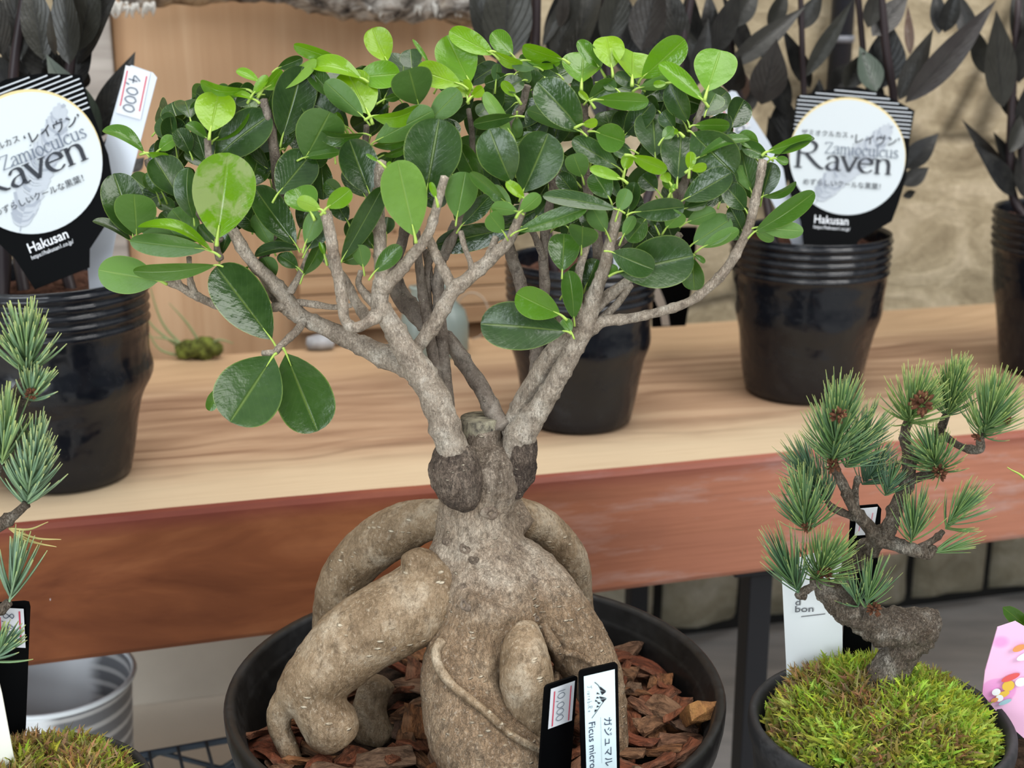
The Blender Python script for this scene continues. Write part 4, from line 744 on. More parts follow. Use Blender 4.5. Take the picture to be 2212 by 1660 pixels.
# old leaf scars standing off the twigs
# ------------------------------------------------------------------ leaves, traced crop by crop: (bx,by, tx,ty, width, tone, roll, depth cm, underside)
CR = {'A': (200, 140), 'B': (200, 360), 'C': (560, 50), 'D': (560, 300), 'E': (920, 50), 'F': (920, 300), 'G': (1320, 50), 'H': (1320, 300)}; KS = 440 / 2212
LV = {
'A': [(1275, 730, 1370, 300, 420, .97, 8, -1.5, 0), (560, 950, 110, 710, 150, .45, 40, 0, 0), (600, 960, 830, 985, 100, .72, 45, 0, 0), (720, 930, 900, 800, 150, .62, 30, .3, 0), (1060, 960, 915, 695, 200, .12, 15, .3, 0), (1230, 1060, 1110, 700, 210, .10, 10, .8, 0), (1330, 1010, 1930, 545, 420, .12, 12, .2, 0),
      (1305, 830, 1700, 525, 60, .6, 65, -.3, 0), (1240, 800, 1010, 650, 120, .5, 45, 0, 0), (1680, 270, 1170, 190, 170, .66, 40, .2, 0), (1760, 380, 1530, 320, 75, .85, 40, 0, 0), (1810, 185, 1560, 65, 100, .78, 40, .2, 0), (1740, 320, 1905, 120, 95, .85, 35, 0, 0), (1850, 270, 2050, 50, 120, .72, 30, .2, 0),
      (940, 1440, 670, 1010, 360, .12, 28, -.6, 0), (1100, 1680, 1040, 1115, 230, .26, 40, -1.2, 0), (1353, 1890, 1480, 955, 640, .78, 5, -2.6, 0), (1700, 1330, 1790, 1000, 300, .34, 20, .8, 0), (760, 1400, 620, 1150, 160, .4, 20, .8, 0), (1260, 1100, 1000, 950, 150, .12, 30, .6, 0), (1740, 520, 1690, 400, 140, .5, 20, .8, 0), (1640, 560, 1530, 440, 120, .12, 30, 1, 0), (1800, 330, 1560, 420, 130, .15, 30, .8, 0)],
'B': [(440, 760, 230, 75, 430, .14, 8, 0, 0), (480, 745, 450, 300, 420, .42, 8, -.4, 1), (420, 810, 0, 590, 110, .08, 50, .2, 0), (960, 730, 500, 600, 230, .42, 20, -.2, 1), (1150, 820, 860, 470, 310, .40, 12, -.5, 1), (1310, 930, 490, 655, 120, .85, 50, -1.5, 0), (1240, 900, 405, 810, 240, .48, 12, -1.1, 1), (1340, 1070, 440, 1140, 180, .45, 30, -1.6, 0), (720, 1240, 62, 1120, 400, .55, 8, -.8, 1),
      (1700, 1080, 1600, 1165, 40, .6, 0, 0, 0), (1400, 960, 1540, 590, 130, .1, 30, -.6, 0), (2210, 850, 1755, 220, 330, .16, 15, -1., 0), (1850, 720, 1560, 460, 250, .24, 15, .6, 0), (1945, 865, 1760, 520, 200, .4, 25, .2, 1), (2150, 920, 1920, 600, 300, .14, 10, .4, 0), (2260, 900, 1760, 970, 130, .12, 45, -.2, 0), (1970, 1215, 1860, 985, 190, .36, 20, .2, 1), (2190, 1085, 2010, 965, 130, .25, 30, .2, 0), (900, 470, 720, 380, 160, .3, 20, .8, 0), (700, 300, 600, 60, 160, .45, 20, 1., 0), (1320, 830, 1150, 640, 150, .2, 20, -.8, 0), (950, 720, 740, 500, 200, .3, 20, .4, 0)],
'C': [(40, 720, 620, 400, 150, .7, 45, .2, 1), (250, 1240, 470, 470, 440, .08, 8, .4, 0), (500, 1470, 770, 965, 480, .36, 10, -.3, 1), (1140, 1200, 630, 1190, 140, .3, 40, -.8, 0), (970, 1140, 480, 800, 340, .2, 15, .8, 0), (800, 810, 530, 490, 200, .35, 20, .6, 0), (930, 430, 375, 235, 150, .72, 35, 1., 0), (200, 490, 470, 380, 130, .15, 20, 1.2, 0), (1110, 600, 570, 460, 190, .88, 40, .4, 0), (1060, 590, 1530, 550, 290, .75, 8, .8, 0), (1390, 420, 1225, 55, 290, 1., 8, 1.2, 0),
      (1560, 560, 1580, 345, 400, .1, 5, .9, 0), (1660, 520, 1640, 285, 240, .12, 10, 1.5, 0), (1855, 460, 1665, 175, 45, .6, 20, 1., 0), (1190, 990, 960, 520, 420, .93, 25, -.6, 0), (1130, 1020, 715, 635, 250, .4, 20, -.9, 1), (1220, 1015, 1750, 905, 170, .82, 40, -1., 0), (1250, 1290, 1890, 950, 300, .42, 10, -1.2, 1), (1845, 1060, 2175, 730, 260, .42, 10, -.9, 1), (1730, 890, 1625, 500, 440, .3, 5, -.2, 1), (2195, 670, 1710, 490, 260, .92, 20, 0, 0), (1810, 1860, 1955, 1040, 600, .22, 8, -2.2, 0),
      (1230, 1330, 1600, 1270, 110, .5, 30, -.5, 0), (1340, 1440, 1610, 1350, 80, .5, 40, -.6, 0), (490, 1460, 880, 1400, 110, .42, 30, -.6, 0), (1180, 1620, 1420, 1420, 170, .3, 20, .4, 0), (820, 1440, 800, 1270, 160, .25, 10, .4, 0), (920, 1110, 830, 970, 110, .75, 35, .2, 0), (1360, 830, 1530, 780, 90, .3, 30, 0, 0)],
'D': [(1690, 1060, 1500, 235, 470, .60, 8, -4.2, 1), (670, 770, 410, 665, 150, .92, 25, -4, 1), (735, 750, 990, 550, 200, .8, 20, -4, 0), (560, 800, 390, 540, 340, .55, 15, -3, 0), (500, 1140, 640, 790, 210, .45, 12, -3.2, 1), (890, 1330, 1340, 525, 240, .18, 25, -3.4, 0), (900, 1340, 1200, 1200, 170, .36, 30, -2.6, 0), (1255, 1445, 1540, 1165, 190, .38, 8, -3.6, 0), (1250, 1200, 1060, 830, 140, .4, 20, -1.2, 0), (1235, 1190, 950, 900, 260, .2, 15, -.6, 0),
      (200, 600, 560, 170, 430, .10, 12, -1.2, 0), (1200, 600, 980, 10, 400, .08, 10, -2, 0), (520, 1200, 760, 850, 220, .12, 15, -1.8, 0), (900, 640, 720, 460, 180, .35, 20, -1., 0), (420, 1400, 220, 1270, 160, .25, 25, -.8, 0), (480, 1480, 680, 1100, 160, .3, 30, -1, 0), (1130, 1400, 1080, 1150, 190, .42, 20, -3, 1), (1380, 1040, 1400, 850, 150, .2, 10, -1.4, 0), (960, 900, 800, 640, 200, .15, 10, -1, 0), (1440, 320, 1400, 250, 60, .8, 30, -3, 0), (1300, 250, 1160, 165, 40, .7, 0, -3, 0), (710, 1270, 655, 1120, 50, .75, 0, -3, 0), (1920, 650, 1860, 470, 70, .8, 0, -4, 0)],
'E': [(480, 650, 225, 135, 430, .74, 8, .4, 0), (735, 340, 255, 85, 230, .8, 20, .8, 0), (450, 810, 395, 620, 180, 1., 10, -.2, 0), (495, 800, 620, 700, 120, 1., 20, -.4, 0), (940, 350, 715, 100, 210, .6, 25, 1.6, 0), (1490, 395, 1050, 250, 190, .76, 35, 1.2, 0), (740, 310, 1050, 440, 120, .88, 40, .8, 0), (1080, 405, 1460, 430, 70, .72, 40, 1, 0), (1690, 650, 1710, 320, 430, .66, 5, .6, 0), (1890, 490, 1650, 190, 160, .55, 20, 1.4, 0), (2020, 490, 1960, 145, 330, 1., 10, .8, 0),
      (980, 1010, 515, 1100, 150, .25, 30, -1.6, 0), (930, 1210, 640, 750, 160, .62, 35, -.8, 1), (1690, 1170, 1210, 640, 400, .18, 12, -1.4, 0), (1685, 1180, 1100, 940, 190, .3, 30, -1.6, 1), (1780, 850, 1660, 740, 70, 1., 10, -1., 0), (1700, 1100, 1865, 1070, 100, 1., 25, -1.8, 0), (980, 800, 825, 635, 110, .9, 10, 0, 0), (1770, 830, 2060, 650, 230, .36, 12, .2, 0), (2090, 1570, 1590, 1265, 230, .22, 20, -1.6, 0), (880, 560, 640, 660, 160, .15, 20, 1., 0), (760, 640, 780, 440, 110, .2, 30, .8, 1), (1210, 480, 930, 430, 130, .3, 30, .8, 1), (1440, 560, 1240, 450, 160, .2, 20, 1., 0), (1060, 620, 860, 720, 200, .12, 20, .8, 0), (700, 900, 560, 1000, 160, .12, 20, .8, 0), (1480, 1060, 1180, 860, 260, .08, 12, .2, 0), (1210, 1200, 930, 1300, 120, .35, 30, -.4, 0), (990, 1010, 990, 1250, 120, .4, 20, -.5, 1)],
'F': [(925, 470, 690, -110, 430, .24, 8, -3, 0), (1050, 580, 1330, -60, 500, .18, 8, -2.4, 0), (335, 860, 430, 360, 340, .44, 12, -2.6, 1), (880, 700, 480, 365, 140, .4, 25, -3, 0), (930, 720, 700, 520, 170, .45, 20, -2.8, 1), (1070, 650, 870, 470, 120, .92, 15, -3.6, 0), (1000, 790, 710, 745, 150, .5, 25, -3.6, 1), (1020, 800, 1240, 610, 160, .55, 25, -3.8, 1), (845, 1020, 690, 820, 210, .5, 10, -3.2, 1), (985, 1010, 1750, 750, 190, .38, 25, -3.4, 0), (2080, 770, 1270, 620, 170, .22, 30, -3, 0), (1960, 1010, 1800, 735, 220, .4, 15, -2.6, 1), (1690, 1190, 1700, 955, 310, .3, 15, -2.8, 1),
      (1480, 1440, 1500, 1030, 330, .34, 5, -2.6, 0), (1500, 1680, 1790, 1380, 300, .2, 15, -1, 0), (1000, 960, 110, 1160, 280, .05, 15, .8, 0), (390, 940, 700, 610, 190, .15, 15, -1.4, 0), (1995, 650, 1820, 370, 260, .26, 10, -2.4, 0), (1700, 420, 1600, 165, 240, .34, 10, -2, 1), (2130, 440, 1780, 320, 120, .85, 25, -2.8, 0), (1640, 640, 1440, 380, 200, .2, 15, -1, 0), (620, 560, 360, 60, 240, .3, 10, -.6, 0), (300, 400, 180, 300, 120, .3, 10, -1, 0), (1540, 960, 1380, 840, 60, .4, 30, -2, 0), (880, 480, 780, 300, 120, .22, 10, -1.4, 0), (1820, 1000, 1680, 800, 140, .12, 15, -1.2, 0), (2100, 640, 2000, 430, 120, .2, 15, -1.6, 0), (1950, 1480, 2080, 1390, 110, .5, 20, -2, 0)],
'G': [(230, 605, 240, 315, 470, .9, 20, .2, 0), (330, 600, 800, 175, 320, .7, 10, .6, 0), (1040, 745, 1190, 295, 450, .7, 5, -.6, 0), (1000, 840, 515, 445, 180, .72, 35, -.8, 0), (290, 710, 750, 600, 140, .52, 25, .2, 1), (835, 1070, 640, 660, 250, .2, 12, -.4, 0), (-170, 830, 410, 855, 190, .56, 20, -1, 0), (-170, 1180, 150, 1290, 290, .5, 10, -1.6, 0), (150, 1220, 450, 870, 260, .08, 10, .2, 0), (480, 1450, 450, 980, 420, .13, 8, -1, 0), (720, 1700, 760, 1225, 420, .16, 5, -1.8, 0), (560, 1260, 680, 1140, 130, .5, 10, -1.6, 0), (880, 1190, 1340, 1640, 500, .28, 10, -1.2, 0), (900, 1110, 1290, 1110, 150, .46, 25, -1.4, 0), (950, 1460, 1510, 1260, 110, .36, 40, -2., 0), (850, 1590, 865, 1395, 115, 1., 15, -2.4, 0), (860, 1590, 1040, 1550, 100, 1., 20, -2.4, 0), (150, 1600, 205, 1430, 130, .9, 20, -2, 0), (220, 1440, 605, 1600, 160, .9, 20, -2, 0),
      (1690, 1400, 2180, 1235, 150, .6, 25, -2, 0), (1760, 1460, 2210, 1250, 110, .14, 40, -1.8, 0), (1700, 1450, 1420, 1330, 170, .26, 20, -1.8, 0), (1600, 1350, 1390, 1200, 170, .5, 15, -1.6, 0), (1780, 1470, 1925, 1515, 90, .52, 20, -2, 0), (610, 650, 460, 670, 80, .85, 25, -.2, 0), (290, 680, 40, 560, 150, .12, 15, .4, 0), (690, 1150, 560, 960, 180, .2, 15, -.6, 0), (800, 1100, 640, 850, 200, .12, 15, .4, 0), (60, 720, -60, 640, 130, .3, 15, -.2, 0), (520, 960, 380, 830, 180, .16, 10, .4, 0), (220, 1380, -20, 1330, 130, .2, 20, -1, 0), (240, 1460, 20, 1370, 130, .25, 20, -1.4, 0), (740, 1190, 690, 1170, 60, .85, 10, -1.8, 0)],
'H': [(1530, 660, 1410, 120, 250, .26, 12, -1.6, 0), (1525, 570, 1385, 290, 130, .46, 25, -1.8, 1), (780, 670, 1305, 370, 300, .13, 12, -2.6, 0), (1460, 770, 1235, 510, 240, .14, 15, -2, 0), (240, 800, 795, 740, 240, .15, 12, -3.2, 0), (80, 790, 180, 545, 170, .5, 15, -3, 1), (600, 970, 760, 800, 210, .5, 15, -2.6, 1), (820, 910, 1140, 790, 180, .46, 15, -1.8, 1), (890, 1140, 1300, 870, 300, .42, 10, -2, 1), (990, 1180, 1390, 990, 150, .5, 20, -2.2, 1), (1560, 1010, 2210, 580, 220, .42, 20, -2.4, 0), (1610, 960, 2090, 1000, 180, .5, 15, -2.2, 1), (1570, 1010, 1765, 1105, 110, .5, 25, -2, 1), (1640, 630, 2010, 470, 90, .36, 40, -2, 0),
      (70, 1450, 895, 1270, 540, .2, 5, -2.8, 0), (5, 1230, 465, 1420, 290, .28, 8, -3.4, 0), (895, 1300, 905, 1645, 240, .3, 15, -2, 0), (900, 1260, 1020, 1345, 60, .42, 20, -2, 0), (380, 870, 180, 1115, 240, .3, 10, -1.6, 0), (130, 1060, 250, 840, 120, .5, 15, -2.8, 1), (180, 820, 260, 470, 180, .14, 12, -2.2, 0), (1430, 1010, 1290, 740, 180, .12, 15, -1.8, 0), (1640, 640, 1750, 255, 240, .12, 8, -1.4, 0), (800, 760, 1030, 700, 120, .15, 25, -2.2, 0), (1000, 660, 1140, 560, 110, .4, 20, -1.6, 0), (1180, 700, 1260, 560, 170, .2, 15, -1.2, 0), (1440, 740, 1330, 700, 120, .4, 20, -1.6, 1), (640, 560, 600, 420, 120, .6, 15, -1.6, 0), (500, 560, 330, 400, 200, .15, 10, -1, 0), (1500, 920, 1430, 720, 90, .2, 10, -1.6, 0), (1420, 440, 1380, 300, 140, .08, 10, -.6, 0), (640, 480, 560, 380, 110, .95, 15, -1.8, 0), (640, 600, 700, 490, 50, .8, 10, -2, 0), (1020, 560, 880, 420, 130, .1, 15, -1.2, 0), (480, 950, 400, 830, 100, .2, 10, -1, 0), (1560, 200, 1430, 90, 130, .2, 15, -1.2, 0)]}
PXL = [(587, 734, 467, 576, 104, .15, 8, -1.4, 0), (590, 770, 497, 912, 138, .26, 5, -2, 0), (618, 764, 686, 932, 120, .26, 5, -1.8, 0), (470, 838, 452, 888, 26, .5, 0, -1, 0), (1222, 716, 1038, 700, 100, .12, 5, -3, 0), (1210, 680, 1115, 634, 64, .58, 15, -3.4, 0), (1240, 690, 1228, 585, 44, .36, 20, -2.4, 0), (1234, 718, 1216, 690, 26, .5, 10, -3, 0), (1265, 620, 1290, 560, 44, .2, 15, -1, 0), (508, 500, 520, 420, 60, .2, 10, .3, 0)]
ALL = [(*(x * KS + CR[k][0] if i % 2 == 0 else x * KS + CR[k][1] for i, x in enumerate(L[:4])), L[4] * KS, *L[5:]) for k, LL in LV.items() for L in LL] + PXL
# inner leaves, half hidden between the traced ones
r = random.Random(12)
for i in range(250):
    px = r.uniform(340, 1590); u = (px - 1000) / 700; top = 150 + 110 * u * u; bot = 560 - 90 * u * u
    py = r.uniform(top, bot - 20); 
    if 520 < px < 700 and py > 500: continue
    if 740 < px < 1040 and py > 440: continue
    if py > 470 and px > 1040 and r.random() < .6: continue
    a = r.uniform(-2.6, -.5) if r.random() < .8 else r.uniform(.3, 2.8); L = r.uniform(55, 95)
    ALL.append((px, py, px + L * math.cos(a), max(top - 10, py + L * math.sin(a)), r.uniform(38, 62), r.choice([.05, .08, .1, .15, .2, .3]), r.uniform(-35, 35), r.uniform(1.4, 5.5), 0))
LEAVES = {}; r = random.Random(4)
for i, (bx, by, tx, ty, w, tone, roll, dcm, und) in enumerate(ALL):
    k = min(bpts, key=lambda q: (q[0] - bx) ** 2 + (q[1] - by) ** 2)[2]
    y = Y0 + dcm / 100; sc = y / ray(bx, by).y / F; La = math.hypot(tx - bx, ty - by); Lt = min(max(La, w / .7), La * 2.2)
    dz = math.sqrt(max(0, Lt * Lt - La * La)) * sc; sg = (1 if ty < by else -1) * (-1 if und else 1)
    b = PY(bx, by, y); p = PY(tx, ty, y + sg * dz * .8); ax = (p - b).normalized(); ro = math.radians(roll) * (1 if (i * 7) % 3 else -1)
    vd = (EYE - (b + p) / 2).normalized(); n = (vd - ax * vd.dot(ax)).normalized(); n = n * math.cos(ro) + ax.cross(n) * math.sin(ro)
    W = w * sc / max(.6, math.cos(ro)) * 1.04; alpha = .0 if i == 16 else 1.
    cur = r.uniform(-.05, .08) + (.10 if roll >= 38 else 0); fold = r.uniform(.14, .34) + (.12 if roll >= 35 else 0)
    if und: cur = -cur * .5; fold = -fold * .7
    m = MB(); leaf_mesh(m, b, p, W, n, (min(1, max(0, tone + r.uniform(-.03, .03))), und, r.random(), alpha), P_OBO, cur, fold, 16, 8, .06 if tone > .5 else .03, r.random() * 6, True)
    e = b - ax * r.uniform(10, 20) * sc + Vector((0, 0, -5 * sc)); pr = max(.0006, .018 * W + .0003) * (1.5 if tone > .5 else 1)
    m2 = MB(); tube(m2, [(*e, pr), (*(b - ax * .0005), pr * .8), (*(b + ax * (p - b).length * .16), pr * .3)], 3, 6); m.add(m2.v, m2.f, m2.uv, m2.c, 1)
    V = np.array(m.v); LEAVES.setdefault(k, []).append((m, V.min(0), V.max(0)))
for k, LL in LEAVES.items():
    par = list(range(len(LL)))
    def root(i):
        while par[i] != i: i = par[i]
        return i
    for i in range(len(LL)):
        for j in range(i):
            gap = np.maximum(0, np.maximum(LL[i][1] - LL[j][2], LL[j][1] - LL[i][2])); sz = max((LL[i][2] - LL[i][1]).max(), (LL[j][2] - LL[j][1]).max())
            if np.sqrt((gap ** 2).sum()) < max(.019, .42 * sz): par[root(i)] = root(j)
    for g in sorted({root(i) for i in range(len(LL))}):
        m = MB()
        for i in range(len(LL)):
            if root(i) == g:
                q = LL[i][0]; nb = len(m.v); m.v += q.v; m.f += [tuple(x + nb for x in t) for t in q.f]; m.uv += q.uv; m.c += q.c; m.mi += q.mi
        m.build('leaf_cluster', [LEAF, PETIOLE], bobj[k])
# brown dried patch on one leaf
# ------------------------------------------------------------------ bark chips in the pot
N = NT('bark_chip', .8, .2); oi = N.n('ObjectInfo'); ob = N.coord('Object'); f = N.noise(N.coord('Object', (1, 3, 3)), 90, 5, .65, .5)
c1 = N.ramp(oi.outputs['Random'], [(0, (.19, .058, .03)), (.3, (.25, .095, .048)), (.55, (.21, .135, .088)), (.8, (.29, .13, .055)), (1, (.11, .066, .048))])
N.base(N.mix(N.ramp(f, [(.36, .8), (.6, 0.)]), c1, (.035, .018, .012))); N.base(N.mix(N.ramp(N.noise(ob, 45, 3), [(.52, 0.), (.78, .4)]), N.b.inputs['Base Color'].links[0].from_socket, (.36, .27, .19))); N.bump(f, 1., .004); CHIPM = N.m
def chip_mesh(seed, lx, ly, lz):
    r = random.Random(seed); bm = bmesh.new()
    for i in range(16): bm.verts.new((r.uniform(-1, 1) * lx * .5, r.uniform(-1, 1) * ly * .5, r.uniform(-1, 1) * lz * .5))
    for sx in (-1, 1):
        for sy in (-1, 1): bm.verts.new((sx * lx * r.uniform(.3, .5), sy * ly * r.uniform(.25, .5), r.uniform(-.4, .4) * lz))
    res = bmesh.ops.convex_hull(bm, input=bm.verts)
    bmesh.ops.delete(bm, geom=[v for v in bm.verts if not v.link_faces], context='VERTS')
    bmesh.ops.subdivide_edges(bm, edges=bm.edges[:], cuts=2, use_grid_fill=True)
    for v in bm.verts: v.co += Vector([mnoise.noise(v.co * 110 + Vector((seed, k * 9, 0))) * .0022 for k in range(3)]); v.co.z += .1 * lz * math.sin(v.co.x / lx * 5 + seed)
    me = bpy.data.meshes.new('bark_chip'); bm.to_mesh(me); bm.free(); me.materials.append(CHIPM); return me
variants = [chip_mesh(s, r.uniform(.026, .040), r.uniform(.012, .020), r.uniform(.005, .009)) for s in range(10)]
OBST = [(a, b, rr + 4) for nm, tb in ROOTS[:2] + ROOTS[4:] for rows in tb for a, b, _, rr in crom(rows, 4)] + [(a, b, rr + 2) for a, b, _, rr in crom(TR[1], 4)] + [(a, b, rr - 8) for a, b, _, rr in crom(TR[2], 4)]
def blocked(px, py): return any((a - px) ** 2 + (b - py) ** 2 < q * q for a, b, q in OBST)
def projp(p): q = Vector(p) - EYE; d = q.dot(FW); return CX + q.dot(RT) / d * F, CY - q.dot(UPV) / d * F
r = random.Random(21); placed = []
CLAB = 'reddish brown pine bark chip lying around the roots in the bonsai pot'
def put_chip(x, y, z, rz, tx, ty, me, label=CLAB, s=1., group='bark chips in the bonsai pot', name='bark_chip'):
    o = bpy.data.objects.new(name, me); COL.objects.link(o); o.location = (x, y, z); o.rotation_euler = (tx, ty, rz); o.scale = (s, s, s)
    return tag(o, label, 'bark chip', group)
tries = 0
while len(placed) < 150 and tries < 9000:
    tries += 1; a = r.uniform(0, 2 * PI); q = .127 * math.sqrt(r.random()); x, y = PC.x + q * math.cos(a), PC.y + q * math.sin(a)
    px, py = projp((x, y, SOILZ + .012))
    if py > 1760 or blocked(px, py): continue
    if any((x - u) ** 2 + (y - v) ** 2 < .0125 ** 2 for u, v, _ in placed) and tries < 2500: continue
    near = sum((x - u) ** 2 + (y - v) ** 2 < .017 ** 2 for u, v, _ in placed)
    if near > 2: continue
    placed.append((x, y, near)); put_chip(x, y, SOILZ + .006 + .0055 * near, r.uniform(0, 6.28), r.uniform(-.55, .55), r.uniform(-.4, .4), r.choice(variants), s=r.uniform(.8, 1.15))
big = chip_mesh(77, .040, .024, .014); big.materials[0] = m_bark('orange_chip', (.10, .04, .014), (.24, .11, .035), (.36, .19, .06), 1.5, spots=0, dark=.5)
q = PZ(1506, 1548, SOILZ + .024); put_chip(q.x, q.y, q.z, math.radians(100), -.2, .75, big, 'large golden-orange bark chip propped by the right rim of the bonsai pot', 1., None)
# ------------------------------------------------------------------ name and price labels in the bonsai pot
def upright(px, py, y, yaw, lean=0.):
    O = PY(px, py, y); a = math.radians(yaw); b = math.radians(lean); ex = Vector((math.cos(a), math.sin(a), 0)); ey = Vector((math.sin(b) * math.cos(a), math.sin(b) * math.sin(a), math.cos(b)))
    ex = (ex - ey * ex.dot(ey)).normalized(); return O, ex, ey
def rounded(w, top, bot, r=.0022): 
    P = []
    for cx_, cy_, a0 in ((w - r, top - r, 0), (-w + r, top - r, 90)):
        for i in range(5): a = math.radians(a0 + i * 22.5); P.append((cx_ + r * math.cos(a), cy_ + r * math.sin(a)))
    return P + [(-w, bot), (w, bot)]
YAWL = 21
O, ex, ey = upright(1293, 1441, .662, YAWL, -2.5); fr = Frame(O, 0, 1, ex, ey)
t = thing('plant_label', 'black bordered white name label with Japanese and Latin plant name in the bonsai pot', 'plant label', fr(0, -.09)); m = MB(); slab(m, fr, rounded(.0112, .0, -.092), .0015); m.build('stake', BLACKC, t, False)
PAPER = plain('pale_blue_paper', (.70, .84, .88), .4)
m = MB(); poly(m, fr, [(-.0088, -.0035), (.0092, -.0035), (.0092, -.075), (-.0088, -.075)], 1); s = m.build('paper', PAPER, t, False)
# everything on the paper is written top to bottom: turned a quarter clockwise
frw = Frame(fr(0, -.004), 0, .95, -ey, ex, .92)   # x runs down the label, y to its right
m = MB(); lettering(m, frw, 'ガジュマル 股仕', .0305, .0025, .0056, 2, 0, .0, sx=1.25); lettering(m, frw, 'Ficus microcarpa', .0312, -.0072, .0058, 2, sx=1.22); m.build('name_lettering', plain('blue_black_ink', (.03, .045, .09), .5), s, False)
m = MB()
for i in range(38): ribbon(m, frw, [(.0300 + i * .00085, .0002), (.0300 + i * .00085 + .0005, .0002)], .00018, 2)
m.build('dotted_rule', INKG, s, False)
m = MB(); k = .0001
ribbon(m, frw, [(.0048, -.0030), (.0075, -.0008), (.0110, .0008), (.0128, .0035)], .00035, 2); ribbon(m, frw, [(.0178, .0038), (.0215, .0006), (.0250, -.0020), (.0290, -.0052)], .00035, 2)
for tri in (((.0085, .0002), (.0128, .0040), (.0112, .0004)), ((.0118, .0003), (.0132, .0040), (.0148, .0014)), ((.0120, -.0016), (.0140, .0002), (.0132, -.0020)), ((.0152, -.0004), (.0176, .0042), (.0172, .0004)), ((.0176, .0003), (.0180, .0042), (.0200, .0018)), ((.0150, -.0018), (.0166, -.0001), (.0162, -.0022)), ((.0185, -.0020), (.0198, .0006), (.0206, -.0008)), ((.0210, -.0018), (.0222, -.0004), (.0226, -.0022)), ((.0236, -.0034), (.0240, -.0016), (.0256, -.0034)), ((.0168, -.0028), (.0185, -.0012), (.0182, -.0030))): poly(m, frw, tri, 2)
m.build('mountain_emblem', INK, s, False)
m = MB(); sc_ = .0027
SCR = {'T': [[(-.1, .9), (.7, 1.0)], [(.3, .95), (.2, .2), (-.1, .0)]], 'i': [[(.15, .5), (.12, 0)]], 'u': [[(.05, .5), (.08, .05), (.3, .05), (.4, .5), (.42, 0)]], 'r': [[(.1, .5), (.1, 0)], [(.1, .35), (.3, .5)]], 'e': [[(.05, .25), (.35, .3), (.2, .5), (.05, .2), (.3, 0)]], 'b': [[(.1, 1), (.08, 0), (.35, .1), (.3, .4), (.1, .35)]], 'R': [[(.1, 1.05), (.08, 0)], [(.1, 1.0), (.55, .95), (.5, .6), (.15, .5), (.6, 0)]]}
pen = 0
for ch in 'TiurebiRe':
    for st in SCR[ch]: ribbon(m, frw, [(.0068 + (px_ + pen) * sc_, -.0075 + py_ * sc_) for px_, py_ in st], .0002, 2)
    pen += {'T': .8, 'i': .35, 'u': .62, 'r': .5, 'e': .55, 'b': .55, 'R': .8}[ch] * 1.35
m.build('script_lettering', INKG, s, False)
O, ex, ey = upright(1214, 1471, .668, 41, 4.5); fr = Frame(O, 0, 1, ex, ey)
t = thing('price_label', 'black price label with white sticker reading 10,000 in the bonsai pot', 'price label', fr(0, -.085), 'price labels'); m = MB(); slab(m, fr, rounded(.0118, .0, -.088), .0015); m.build('stake', BLACKC, t, False)
m = MB(); poly(m, fr, [(-.0082, -.0025), (.0095, -.0025), (.0095, -.0260), (-.0082, -.0260)], 1); s = m.build('sticker', WHITE2, t, False)
frw = Frame(fr(0, -.0025), 0, 1, -ey, ex); m = MB(); ribbon(m, frw, [(.002, .0065), (.0225, .0065)], .0008, 2); ribbon(m, frw, [(.002, -.0055), (.0225, -.0055)], .0008, 2); m.build('red_lines', RED, s, False)
m = MB(); handwrite(m, frw, '10,000', .0012, -.0032, .0052, 3, w=.075, gap=.72); m.build('price_writing', INKG, s, False)
# ------------------------------------------------------------------ white pine bonsai, right and left
N = NT('pine_needle', .4, .45); a = N.attr(); sx = N.n('SeparateColor'); N.set(sx.inputs[0], a.outputs['Color'])
c = N.ramp(sx.outputs[0], [(0, (.035, .085, .05)), (.35, (.085, .18, .085)), (.6, (.17, .30, .105)), (1, (.32, .45, .13))])
c = N.mix(sx.outputs[1], c, N.mix(.5, c, (.34, .47, .38)))
uv = N.sep(N.n('TexCoord').outputs['UV']); c = N.mix(N.ramp(uv[1], [(.8, 0.), (1., .55)]), c, (.48, .46, .12)); N.base(c); NEEDLE = N.m
DEADN = plain('dry_needle', (.46, .40, .16), .6)
BUD = m_bark('brown_bud', (.10, .035, .018), (.22, .085, .04), (.36, .17, .09), 3, spots=0, bmp=1.)
def needle(mb, p, d, up, L, rad, c):
    pts = []; b = Vector(d)
    q = Vector(p); n = 5
    for i in range(n + 1):
        t = i / n; pts.append((*q, rad * (1 - .72 * t ** 3) * (.75 if i == 0 else 1))); b = (b + up * .11).normalized(); q = q + b * (L / n)
    S = pts; vs = []; uv = []; side = b.cross(up); side = side.normalized() if side.length > 1e-6 else Vector((1, 0, 0)); nn = side.cross(b).normalized()
    for i, (x, y, z, rr) in enumerate(S):
        for k in range(3): an = 2 * PI * k / 3 + .5; v = Vector((x, y, z)) + (side * math.cos(an) + nn * math.sin(an)) * rr; vs.append(v); uv.append((0, i / n))
    mb.add(vs, [(i * 3 + k, i * 3 + (k + 1) % 3, (i + 1) * 3 + (k + 1) % 3, (i + 1) * 3 + k) for i in range(n) for k in range(3)] + [(n * 3, n * 3 + 1, n * 3 + 2)], uv, c)
